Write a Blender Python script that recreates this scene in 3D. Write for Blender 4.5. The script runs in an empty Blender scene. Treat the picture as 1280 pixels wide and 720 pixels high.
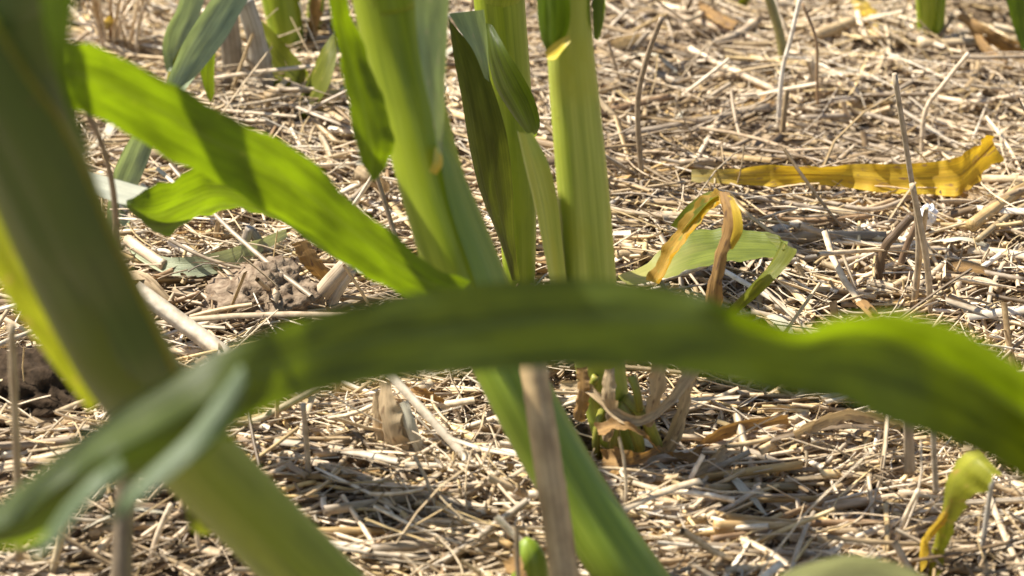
import bpy, bmesh, math, random
import numpy as np
from mathutils import Vector, noise as mnoise

random.seed(11); RNG = np.random.default_rng(11)
S = bpy.context.scene
COL = S.collection

# ------------------------------------------------------------------ camera
PITCH = math.radians(28.0); HCAM = 0.669; HFOV = math.radians(20.0)
cd = bpy.data.cameras.new('camera'); cam = bpy.data.objects.new('camera', cd); COL.objects.link(cam)
cam.location = (0, 0, HCAM); cam.rotation_euler = (math.pi/2 - PITCH, 0, 0)
cd.sensor_width = 36; cd.angle = HFOV; cd.clip_start = 0.02; cd.clip_end = 400
cd.dof.use_dof = True; cd.dof.focus_distance = 1.36; cd.dof.aperture_fstop = 10.5
S.camera = cam
# ------------------------------------------------------------------ sky and sun
SUN = Vector((-0.53, 0.20, 0.80)).normalized()          # direction towards the sun
w = bpy.data.worlds.new('World'); S.world = w; w.use_nodes = True
nt = w.node_tree; bg = nt.nodes['Background']
sky = nt.nodes.new('ShaderNodeTexSky'); sky.sky_type = 'NISHITA'; sky.sun_disc = False
sky.sun_elevation = math.asin(SUN.z); sky.sun_rotation = math.atan2(SUN.x, SUN.y)
nt.links.new(sky.outputs[0], bg.inputs[0]); bg.inputs[1].default_value = 0.075
ld = bpy.data.lights.new('sun', 'SUN'); ld.energy = 5.0; ld.angle = math.radians(0.5); ld.color = (1.0, 0.955, 0.84)
lo = bpy.data.objects.new('sun', ld); COL.objects.link(lo); lo.location = SUN*5
lo.rotation_euler = SUN.to_track_quat('Z', 'Y').to_euler()
S.view_settings.view_transform = 'Standard'; S.view_settings.look = 'None'
S.view_settings.gamma = 1; S.view_settings.exposure = 1.0
S.render.resolution_x = 1024; S.render.resolution_y = 576

# ------------------------------------------------------------------ geometry of the view (to lay out real positions)
TAN = math.tan(HFOV/2)
FWD = Vector((0, math.cos(PITCH), -math.sin(PITCH))); UPV = Vector((0, math.sin(PITCH), math.cos(PITCH)))
CP = Vector((0, 0, HCAM))
def ray(px, py): return FWD + Vector((1, 0, 0))*((px-640)/640*TAN) + UPV*((360-py)/640*TAN)
def P(px, py, d): return CP + ray(px, py)*d
def G(px, py, z=0.0):
    r = ray(px, py); return CP + r*((z-HCAM)/r.z)
def depth(p): return (p-CP).dot(FWD)
def pxm(d): return d*TAN/640                    # metres for one pixel at depth d

# ------------------------------------------------------------------ terrain
def vnoise(x, y, s, seed):
    x = np.asarray(x)/s; y = np.asarray(y)/s
    xi = np.floor(x).astype(np.int64); yi = np.floor(y).astype(np.int64); fx = x-xi; fy = y-yi
    fx = fx*fx*(3-2*fx); fy = fy*fy*(3-2*fy)
    def hsh(a, b):
        n = (a*374761393 + b*668265263 + seed*974634777) & 0xffffffff
        n = ((n ^ (n >> 13))*1274126177) & 0xffffffff
        return ((n ^ (n >> 16)) & 0xffff)/65535.0
    return (hsh(xi, yi)*(1-fx)+hsh(xi+1, yi)*fx)*(1-fy) + (hsh(xi, yi+1)*(1-fx)+hsh(xi+1, yi+1)*fx)*fy
HOLES = []                                       # hollows in the litter where dark soil shows (x, y, radius, depth)
for px, py, r, dp in ((60, 515, .034, .022), (640, 560, .022, .014), (810, 575, .026, .010), (975, 628, .022, .008),
                      (245, 425, .020, .012), (500, 270, .022, .010), (700, 500, .018, .012), (1245, 14, .06, .016), (740, 545, .02, .012)):
    g = G(px, py); HOLES.append((g.x, g.y, r, dp))
def hgt(x, y):
    x = np.asarray(x, float); y = np.asarray(y, float)
    h = (vnoise(x, y, .23, 1)-.5)*.020 + (vnoise(x, y, .075, 2)-.5)*.017 + (vnoise(x, y, .018, 3)-.5)*.0035
    for hx, hy, r, dp in HOLES: h = h - dp*np.exp(-((x-hx)**2+(y-hy)**2)/(r*r))
    return h
def hz(x, y): return float(hgt(x, y))
TOP = 0.009                                      # mean height of the litter's upper surface over the soil
def L(px, py, up=0.0):                           # a point lying on the litter, under that pixel
    z = TOP
    for _ in range(3):
        g = G(px, py, z); z = hz(g.x, g.y) + TOP + up
    return G(px, py, z)

# ------------------------------------------------------------------ helpers
def mesh_obj(name, verts, faces, mat, parent=None, uvs=None, cols=None, smooth=True):
    me = bpy.data.meshes.new(name)
    me.from_pydata([tuple(v) for v in verts], [], faces)
    if smooth: me.polygons.foreach_set('use_smooth', [True]*len(me.polygons))
    if uvs is not None:
        ul = me.uv_layers.new(name='UVMap'); li = np.empty(len(me.loops), np.int32); me.loops.foreach_get('vertex_index', li)
        ul.data.foreach_set('uv', np.asarray(uvs, np.float32)[li].ravel())
    if cols is not None:
        at = me.color_attributes.new('Col', 'FLOAT_COLOR', 'POINT')
        c = np.asarray(cols, np.float32)
        if c.ndim == 1: c = np.tile(c, (len(verts), 1))
        if c.shape[1] == 3: c = np.hstack([c, np.ones((len(c), 1), np.float32)])
        at.data.foreach_set('color', c.ravel())
    me.materials.append(mat); me.update()
    o = bpy.data.objects.new(name, me); COL.objects.link(o)
    if parent: o.parent = parent; o.matrix_parent_inverse = parent.matrix_world.inverted()
    return o
def tag(o, label, cat, group=None):
    o['label'] = label; o['category'] = cat
    if group: o['group'] = group
    return o
def thing(name, loc, label, cat, group=None):
    o = bpy.data.objects.new(name, None); COL.objects.link(o); o.location = loc; o.empty_display_size = .02
    bpy.context.view_layer.update()
    return tag(o, label, cat, group)
def cat(pts, n):                                  # Catmull-Rom through the rows of an array, n samples
    p = np.asarray(pts, float); k = len(p)
    if k == 2:
        t = np.linspace(0, 1, n)[:, None]; return p[0]*(1-t)+p[1]*t
    q = np.vstack([2*p[0]-p[1], p, 2*p[-1]-p[-2]])
    out = []
    for t in np.linspace(0, k-1, n):
        i = min(int(t), k-2); f = t-i
        a, b, c, d = q[i], q[i+1], q[i+2], q[i+3]
        out.append(.5*((2*b)+(c-a)*f+(2*a-5*b+4*c-d)*f*f+(3*b-a-3*c+d)*f**3))
    return np.array(out)
def norm(a): return a/np.maximum(np.linalg.norm(a, axis=-1, keepdims=True), 1e-9)

def tube_geo(pts, rad, n=None, sides=10, ridges=0, ridge_amp=0.0, flat=1.0, nodes=(), hollow=True, jit=0.0, seed=0):
    pts = np.asarray([list(p) for p in pts], float); rad = np.asarray(rad, float)
    n = n or max(2, 6*len(pts)); c = cat(pts, n); r = np.interp(np.linspace(0, len(rad)-1, n), range(len(rad)), rad)
    t = np.linspace(0, 1, n)
    for tn, amp, wd in nodes: r = r*(1+amp*np.exp(-((t-tn)/wd)**2))
    rg = np.random.default_rng(abs(int(seed)))
    if jit: r = r*(1+jit*(rg.random(n)-.5))
    tg = norm(np.gradient(c, axis=0)); ref = np.array([0, -1, 0.02]) if abs(tg[:, 1]).mean() < .8 else np.array([1., 0, 0.02])
    u = norm(np.cross(tg, ref)); v = np.cross(tg, u)
    a = np.linspace(0, 2*math.pi, sides+1)
    rr = 1+(ridge_amp*np.abs(np.sin(a*ridges/2)) if ridges else 0*a)
    V = c[:, None, :] + (r[:, None]*rr)[:, :, None]*(np.cos(a)[None, :, None]*u[:, None, :] + flat*np.sin(a)[None, :, None]*v[:, None, :])
    V = V.reshape(-1, 3); m = sides+1
    F = [(i*m+j, i*m+j+1, (i+1)*m+j+1, (i+1)*m+j) for i in range(n-1) for j in range(sides)]
    seg = np.r_[0, np.cumsum(np.linalg.norm(np.diff(c, axis=0), axis=1))]
    UV = np.array([(j/sides, s) for s in seg for j in range(m)])
    V = list(V); UV = list(UV)
    for end, i0 in ((0, 0), (1, (n-1)*m)):        # ends: a pithy cap set a little inside
        k = len(V); dv = tg[0]*r[0]*.25 if end == 0 else -tg[-1]*r[-1]*.25
        V.append(c[0 if end == 0 else -1]+(dv if hollow else -dv*.4)); UV.append((.5, seg[0 if end == 0 else -1]))
        F += [((i0+j+1, i0+j, k) if end == 0 else (i0+j, i0+j+1, k)) for j in range(sides)]
    return V, F, UV
def tube(name, pts, rad, mat, parent=None, col=None, **k):
    V, F, UV = tube_geo(pts, rad, **k)
    return mesh_obj(name, V, F, mat, parent, UV, col)

def leaf_geo(rows, n=44, m=9, camber=0.06, ripple=0.0, rip_n=5, seed=0, narrow=None, lift=0.0):
    """rows: (edge A xyz, edge B xyz[, mid xyz]); a ribbon whose two margins follow those points"""
    has_mid = len(rows[0]) == 3
    A = cat([list(r[0]) for r in rows], n); B = cat([list(r[1]) for r in rows], n)
    M = cat([list(r[2]) for r in rows], n) if has_mid else (A+B)/2
    tg = norm(np.gradient(M, axis=0)); wv = B-A; wd = np.linalg.norm(wv, axis=1)
    nr = norm(np.cross(tg, wv)); t = np.linspace(0, 1, n); rg = np.random.default_rng(abs(int(seed)))
    ph = rg.random(4)*6.28
    us = np.linspace(0, 1, m) if narrow is None else np.linspace(.5-narrow, .5+narrow, m)
    V = []; UV = []
    seg = np.r_[0, np.cumsum(np.linalg.norm(np.diff(M, axis=0), axis=1))]
    for i in range(n):
        for u in us:
            e = 2*u-1
            if has_mid: p = .15*(A[i]*(u*u-1.5*u+.5)*2 + M[i]*(-4*u*u+4*u) + B[i]*(2*u*u-u)) + .85*(M[i]*(1-abs(e)) + (A[i] if e < 0 else B[i])*abs(e))
            else: p = A[i]*(1-u)+B[i]*u
            off = camber*wd[i]*((1-e*e) - .28*math.exp(-(e/.13)**2))
            if narrow is not None: off += lift*wd[i]*(1-((u-.5)/narrow)**2)
            rp = ripple*wd[i]*e*e*(math.sin(t[i]*6.28*rip_n+ph[0]+(1.3 if e > 0 else 0)) + .5*math.sin(t[i]*6.28*rip_n*2.3+ph[1]+(2 if e > 0 else 0)))
            V.append(p+nr[i]*(off+rp)); UV.append((u, seg[i]))
    F = [(i*m+j, i*m+j+1, (i+1)*m+j+1, (i+1)*m+j) for i in range(n-1) for j in range(m-1)]
    return V, F, UV
def R(*rows):                                     # rows given as pixel + distance from the camera: (xa,ya,da, xb,yb,db[, xm,ym,dm])
    return [tuple(P(*r[i:i+3]) for i in range(0, len(r), 3)) for r in rows]
def leaf(name, rows, mat, parent=None, midrib=None, **k):
    V, F, UV = leaf_geo(rows, **k)
    o = mesh_obj(name, V, F, mat, parent, UV)
    if midrib:
        for s in (1, -1):
            pass
        k2 = dict(k); k2.update(m=5, narrow=.045, lift=.022)
        V, F, UV = leaf_geo(rows, **k2)
        mesh_obj('midrib', V, F, midrib, o, UV)
    return o

# ------------------------------------------------------------------ materials
def new_mat(name):
    m = bpy.data.materials.new(name); m.use_nodes = True; n = m.node_tree.nodes; n.clear()
    return m, m.node_tree, n.new('ShaderNodeOutputMaterial')
def nd(t, typ, **kw):
    x = t.nodes.new(typ)
    for k, v in kw.items(): setattr(x, k, v)
    return x
def ramp(t, fac, stops):
    r = t.nodes.new('ShaderNodeValToRGB'); e = r.color_ramp.elements
    while len(e) < len(stops): e.new(.5)
    for el, (p, c) in zip(e, stops): el.position = p; el.color = (*c, 1) if len(c) == 3 else c
    t.links.new(fac, r.inputs[0]); return r.outputs[0]
def mixc(t, f, a, b, mode='MIX'):
    x = t.nodes.new('ShaderNodeMix'); x.data_type = 'RGBA'; x.blend_type = mode
    for s, v in ((x.inputs[0], f), (x.inputs[6], a), (x.inputs[7], b)):
        if hasattr(v, 'links'): t.links.new(v, s)
        else: s.default_value = v if isinstance(v, (int, float)) else (*v, 1)
    return x.outputs[2]
def uvnoise(t, su, sv, detail=3, scale=1.0):
    uv = t.nodes.new('ShaderNodeUVMap'); mp = t.nodes.new('ShaderNodeMapping'); mp.inputs['Scale'].default_value = (su, sv, 1)
    t.links.new(uv.outputs[0], mp.inputs[0]); nz = t.nodes.new('ShaderNodeTexNoise'); nz.inputs['Scale'].default_value = scale
    nz.inputs['Detail'].default_value = detail; t.links.new(mp.outputs[0], nz.inputs[0]); return nz.outputs[0]
def leaf_mat(name, c1, c2, tr, blemish=None, trans=.45, rough=.42, bl_lo=.60, streak=42, spec=.45, rib=None, fade=None):
    m, t, out = new_mat(name)
    st = uvnoise(t, streak, 5); fine = uvnoise(t, streak*2.6, 3, 2); blot = uvnoise(t, 3.5, 38, 5)
    base = ramp(t, st, [(.3, [v*.72 for v in c1]), (.7, [min(1, v*1.22) for v in c2])])
    base = mixc(t, .5, base, ramp(t, blot, [(.3, [v*.55 for v in c1]), (.7, [min(1, v*1.4) for v in c2])]))
    trc = mixc(t, .55, ramp(t, blot, [(.38, [v*.25 for v in tr]), (.62, [min(1, v*1.5) for v in tr])]), ramp(t, st, [(.3, [v*.5 for v in tr]), (.7, [min(1, v*1.35) for v in tr])]))
    vein = ramp(t, fine, [(.36, (.66, .70, .62)), (.58, (1.08, 1.06, 1.05))])
    base = mixc(t, .8, base, mixc(t, 1.0, base, vein, 'MULTIPLY')); trc = mixc(t, .8, trc, mixc(t, 1.0, trc, vein, 'MULTIPLY'))
    if fade:                                       # dry, pale towards the old end of the blade
        uv = t.nodes.new('ShaderNodeUVMap'); sx = t.nodes.new('ShaderNodeSeparateXYZ'); t.links.new(uv.outputs[0], sx.inputs[0])
        ad = nd(t, 'ShaderNodeMath', operation='MULTIPLY_ADD'); t.links.new(blot, ad.inputs[0]); ad.inputs[1].default_value = .06; t.links.new(sx.outputs[1], ad.inputs[2])
        f = ramp(t, ad.outputs[0], [(.03, (1, 1, 1)), (.065, (0, 0, 0))]); base = mixc(t, f, base, fade); trc = mixc(t, f, trc, fade)
    if rib:
        uv = t.nodes.new('ShaderNodeUVMap'); sx = t.nodes.new('ShaderNodeSeparateXYZ'); t.links.new(uv.outputs[0], sx.inputs[0])
        sb = nd(t, 'ShaderNodeMath', operation='SUBTRACT'); t.links.new(sx.outputs[0], sb.inputs[0]); sb.inputs[1].default_value = .5
        ab = nd(t, 'ShaderNodeMath', operation='ABSOLUTE'); t.links.new(sb.outputs[0], ab.inputs[0])
        f = ramp(t, ab.outputs[0], [(.022, (.75, .75, .75)), (.05, (0, 0, 0))]); base = mixc(t, f, base, rib)
        trc = mixc(t, f, trc, [v*.7 for v in tr])
    if blemish:
        b2 = uvnoise(t, 5, 130, 5); f = ramp(t, b2, [(bl_lo, (0, 0, 0)), (bl_lo+.09, (1, 1, 1))])
        base = mixc(t, f, base, blemish); trc = mixc(t, f, trc, blemish)
    bs = nd(t, 'ShaderNodeBsdfPrincipled'); bs.inputs['Specular IOR Level'].default_value = spec
    rr = ramp(t, blot, [(.3, (rough-.08,)*3), (.7, (rough+.14,)*3)]); t.links.new(rr, bs.inputs['Roughness'])
    t.links.new(base, bs.inputs['Base Color'])
    bp = nd(t, 'ShaderNodeBump'); bp.inputs['Strength'].default_value = .5; bp.inputs['Distance'].default_value = .0008
    t.links.new(uvnoise(t, 34, 2.5, 3), bp.inputs['Height']); t.links.new(bp.outputs[0], bs.inputs['Normal'])
    ts = nd(t, 'ShaderNodeBsdfTranslucent'); t.links.new(trc, ts.inputs[0])
    mx = nd(t, 'ShaderNodeMixShader'); mx.inputs[0].default_value = trans
    t.links.new(bs.outputs[0], mx.inputs[1]); t.links.new(ts.outputs[0], mx.inputs[2]); t.links.new(mx.outputs[0], out.inputs[0])
    return m
G_LEAF = leaf_mat('corn_leaf_green', (.050, .100, .006), (.085, .150, .010), (.225, .315, .003), (.36, .38, .03), bl_lo=.66, trans=.58, spec=.4, rib=(.16, .22, .05), streak=24)
G_DARK = leaf_mat('corn_leaf_deep_green', (.046, .068, .010), (.070, .096, .015), (.25, .34, .003), (.10, .12, .03), trans=.46, bl_lo=.68, spec=.46, rough=.40, rib=(.11, .14, .04), streak=15)
G_PALE = leaf_mat('corn_leaf_pale_underside', (.22, .28, .13), (.32, .37, .20), (.34, .42, .08), (.40, .36, .18), trans=.3, rough=.4, spec=.4)
G_WHITE = leaf_mat('corn_leaf_silvery_underside', (.46, .46, .36), (.58, .56, .46), (.4, .42, .2), None, trans=.2)
G_OLIVE = leaf_mat('corn_leaf_olive', (.12, .145, .014), (.19, .20, .026), (.27, .30, .010), (.40, .32, .08), trans=.5, bl_lo=.62, spec=.3)
G_YELLOW = leaf_mat('corn_leaf_yellow', (.72, .38, .025), (.86, .54, .06), (.86, .45, .02), (.38, .22, .08), trans=.40, bl_lo=.585, rough=.55, spec=.25, fade=(.42, .34, .13))
G_YGREEN = leaf_mat('corn_leaf_yellow_green', (.27, .30, .03), (.40, .38, .05), (.50, .52, .025), (.5, .34, .08), trans=.45, bl_lo=.58, spec=.3)
DRYLEAF = leaf_mat('dry_leaf', (.46, .31, .17), (.64, .48, .30), (.55, .38, .18), (.25, .16, .09), trans=.25, rough=.6, bl_lo=.56, spec=.3)
DRYBROWN = leaf_mat('dry_brown_leaf', (.28, .15, .055), (.44, .26, .10), (.46, .24, .06), (.16, .09, .05), trans=.25, rough=.6, bl_lo=.56, spec=.3)
G_DULL = leaf_mat('corn_leaf_dull_olive', (.075, .095, .012), (.11, .13, .018), (.12, .14, .008), (.20, .18, .05), trans=.4, bl_lo=.66, spec=.25)
BLEACHLEAF = leaf_mat('bleached_leaf', (.66, .54, .40), (.80, .70, .55), (.6, .5, .35), (.45, .34, .22), trans=.2, rough=.55, bl_lo=.6, spec=.3)
G_YELLOW2 = leaf_mat('bright_yellow_leaf', (.66, .40, .03), (.80, .54, .07), (.80, .48, .02), (.5, .26, .06), trans=.4, bl_lo=.62, rough=.5, spec=.3)
G_FADING = leaf_mat('corn_leaf_fading', (.13, .165, .022), (.20, .23, .035), (.25, .30, .015), (.5, .40, .10), trans=.4, bl_lo=.72, spec=.35, fade=(.50, .46, .14))
G_SILVER = leaf_mat('corn_leaf_silver_green', (.36, .40, .24), (.48, .50, .33), (.4, .42, .15), None, trans=.3)
G_ORANGE = leaf_mat('withering_orange_leaf', (.46, .27, .05), (.62, .38, .08), (.66, .36, .02), (.30, .30, .06), trans=.4, bl_lo=.56, rough=.55, spec=.3)
G_SAGE = leaf_mat('corn_leaf_sage_underside', (.12, .17, .075), (.17, .22, .11), (.16, .22, .04), None, trans=.35, spec=.5, streak=14)
G_SILVER2 = leaf_mat('corn_leaf_silvery_face', (.25, .31, .18), (.38, .43, .29), (.32, .40, .10), None, trans=.35, spec=.5, rough=.38)
MIDRIB = leaf_mat('leaf_midrib', (.07, .12, .012), (.11, .16, .02), (.40, .50, .02), None, trans=.5, spec=.25)
MIDRIB_Y = leaf_mat('leaf_midrib_yellow', (.60, .36, .04), (.70, .46, .08), (.7, .42, .03), None, trans=.3, spec=.25)

def stalk_mat(name, c1, c2, spot, low=None, rough=.38, sp=.66):
    m, t, out = new_mat(name)
    st = uvnoise(t, 17, 7, 4); base = ramp(t, st, [(.30, [v*.9 for v in c1]), (.70, [v*1.08 for v in c2])])
    base = mixc(t, .35, base, mixc(t, 1.0, base, ramp(t, uvnoise(t, 120, 2, 2), [(.36, (.70, .74, .66)), (.58, (1.06, 1.05, 1.04))]), 'MULTIPLY'))
    bl = uvnoise(t, 3, 24, 4); base = mixc(t, ramp(t, bl, [(.42, (0, 0, 0)), (.62, (1, 1, 1))]), base, low or c1)
    f = ramp(t, uvnoise(t, 9, 110, 5), [(sp, (0, 0, 0)), (sp+.06, (1, 1, 1))]); base = mixc(t, f, base, spot)
    bs = nd(t, 'ShaderNodeBsdfPrincipled'); bs.inputs['Roughness'].default_value = rough; bs.inputs['Specular IOR Level'].default_value = .4
    t.links.new(base, bs.inputs['Base Color'])
    bs.inputs['Subsurface Weight'].default_value = .25; bs.inputs['Subsurface Radius'].default_value = (.004, .005, .001); bs.inputs['Subsurface Scale'].default_value = 1
    bp = nd(t, 'ShaderNodeBump'); bp.inputs['Strength'].default_value = .22; bp.inputs['Distance'].default_value = .0008
    t.links.new(uvnoise(t, 46, 3, 3), bp.inputs['Height']); t.links.new(bp.outputs[0], bs.inputs['Normal'])
    t.links.new(bs.outputs[0], out.inputs[0]); return m
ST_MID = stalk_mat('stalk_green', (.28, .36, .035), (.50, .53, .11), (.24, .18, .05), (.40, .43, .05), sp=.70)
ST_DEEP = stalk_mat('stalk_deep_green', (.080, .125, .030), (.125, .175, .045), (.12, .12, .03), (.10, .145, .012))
ST_GREEN = stalk_mat('stalk_mid_green', (.16, .23, .018), (.25, .32, .035), (.2, .2, .05), (.21, .28, .022), sp=.74)
ST_OLIVE = stalk_mat('stalk_olive', (.20, .27, .012), (.34, .40, .030), (.24, .18, .05), (.29, .35, .018), sp=.72)
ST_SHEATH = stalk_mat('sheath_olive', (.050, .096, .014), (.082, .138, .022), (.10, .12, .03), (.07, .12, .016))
COLLAR = stalk_mat('stalk_collar_yellow', (.55, .46, .05), (.70, .56, .10), (.5, .3, .08), (.65, .46, .05))
ROOT = stalk_mat('prop_root_green', (.22, .24, .035), (.34, .34, .06), (.3, .2, .06), (.34, .25, .06))

def straw_mat(name):
    m, t, out = new_mat(name)
    at = nd(t, 'ShaderNodeAttribute', attribute_name='Col')
    tc = nd(t, 'ShaderNodeTexCoord'); nz = nd(t, 'ShaderNodeTexNoise'); nz.inputs['Scale'].default_value = 260; nz.inputs['Detail'].default_value = 4
    t.links.new(tc.outputs['Object'], nz.inputs[0])
    c = mixc(t, 1.0, at.outputs['Color'], ramp(t, nz.outputs[0], [(.25, (.62, .56, .5)), (.65, (1.12, 1.1, 1.08))]), 'MULTIPLY')
    bs = nd(t, 'ShaderNodeBsdfPrincipled'); bs.inputs['Roughness'].default_value = .45; bs.inputs['Specular IOR Level'].default_value = .45
    t.links.new(c, bs.inputs['Base Color'])
    bp = nd(t, 'ShaderNodeBump'); bp.inputs['Strength'].default_value = .3; bp.inputs['Distance'].default_value = .0005
    t.links.new(nz.outputs[0], bp.inputs['Height']); t.links.new(bp.outputs[0], bs.inputs['Normal'])
    t.links.new(bs.outputs[0], out.inputs[0]); return m
STRAW = straw_mat('straw')
def cane_mat(name):                               # larger dry canes: colour attribute with lengthwise fibres
    m, t, out = new_mat(name)
    at = nd(t, 'ShaderNodeAttribute', attribute_name='Col')
    c = mixc(t, 1.0, at.outputs['Color'], ramp(t, uvnoise(t, 26, 9, 4), [(.25, (.68, .63, .57)), (.7, (1.12, 1.1, 1.08))]), 'MULTIPLY')
    c = mixc(t, 1.0, c, ramp(t, uvnoise(t, 4, 70, 5), [(.3, (.55, .5, .45)), (.6, (1.05, 1.05, 1.05))]), 'MULTIPLY')
    bs = nd(t, 'ShaderNodeBsdfPrincipled'); bs.inputs['Roughness'].default_value = .5; t.links.new(c, bs.inputs['Base Color'])
    bp = nd(t, 'ShaderNodeBump'); bp.inputs['Strength'].default_value = .6; bp.inputs['Distance'].default_value = .0006
    t.links.new(uvnoise(t, 30, 4, 3), bp.inputs['Height']); t.links.new(bp.outputs[0], bs.inputs['Normal'])
    t.links.new(bs.outputs[0], out.inputs[0]); return m
CANE = cane_mat('dry_cane')
def soil_mat(name, c1, c2, sc=120):
    m, t, out = new_mat(name)
    tc = nd(t, 'ShaderNodeTexCoord'); nz = nd(t, 'ShaderNodeTexNoise'); nz.inputs['Scale'].default_value = sc; nz.inputs['Detail'].default_value = 8
    t.links.new(tc.outputs['Object'], nz.inputs[0])
    bs = nd(t, 'ShaderNodeBsdfPrincipled'); bs.inputs['Roughness'].default_value = .95; bs.inputs['Specular IOR Level'].default_value = .15
    t.links.new(ramp(t, nz.outputs[0], [(.3, c1), (.7, c2)]), bs.inputs['Base Color'])
    bp = nd(t, 'ShaderNodeBump'); bp.inputs['Strength'].default_value = .8; bp.inputs['Distance'].default_value = .002
    t.links.new(nz.outputs[0], bp.inputs['Height']); t.links.new(bp.outputs[0], bs.inputs['Normal'])
    t.links.new(bs.outputs[0], out.inputs[0]); return m
SOIL = soil_mat('soil', (.11, .075, .045), (.25, .18, .115))
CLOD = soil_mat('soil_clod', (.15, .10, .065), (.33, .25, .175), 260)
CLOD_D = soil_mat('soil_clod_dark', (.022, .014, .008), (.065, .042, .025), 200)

# ------------------------------------------------------------------ the ground sheet
def axis_coords(lo, hi, step, far):
    c = list(np.arange(lo, hi+1e-6, step)); s = step; x = hi; up = []
    while x < far: s *= 1.35; x += s; up.append(x)
    s = step; x = lo; dn = []
    while x > -far: s *= 1.35; x -= s; dn.append(x)
    return np.array(dn[::-1]+c+up)
gx = axis_coords(-.75, .75, .0065, 120); gy = axis_coords(.7, 2.3, .0065, 120)
X, Y = np.meshgrid(gx, gy); Z = hgt(X, Y)
nx, ny = len(gx), len(gy)
V = np.stack([X, Y, Z], -1).reshape(-1, 3)
ii, jj = np.meshgrid(np.arange(ny-1), np.arange(nx-1), indexing='ij'); b0 = (ii*nx+jj).ravel()
gm = bpy.data.meshes.new('ground'); Fq = np.stack([b0, b0+1, b0+nx+1, b0+nx], 1)
gm.vertices.add(len(V)); gm.vertices.foreach_set('co', V.ravel()); gm.loops.add(Fq.size); gm.loops.foreach_set('vertex_index', Fq.ravel())
gm.polygons.add(len(Fq)); gm.polygons.foreach_set('loop_start', np.arange(0, Fq.size, 4)); gm.polygons.foreach_set('use_smooth', np.ones(len(Fq), bool))
gm.update(calc_edges=True); gm.materials.append(SOIL)
go = bpy.data.objects.new('ground', gm); COL.objects.link(go); go['kind'] = 'structure'

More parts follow.
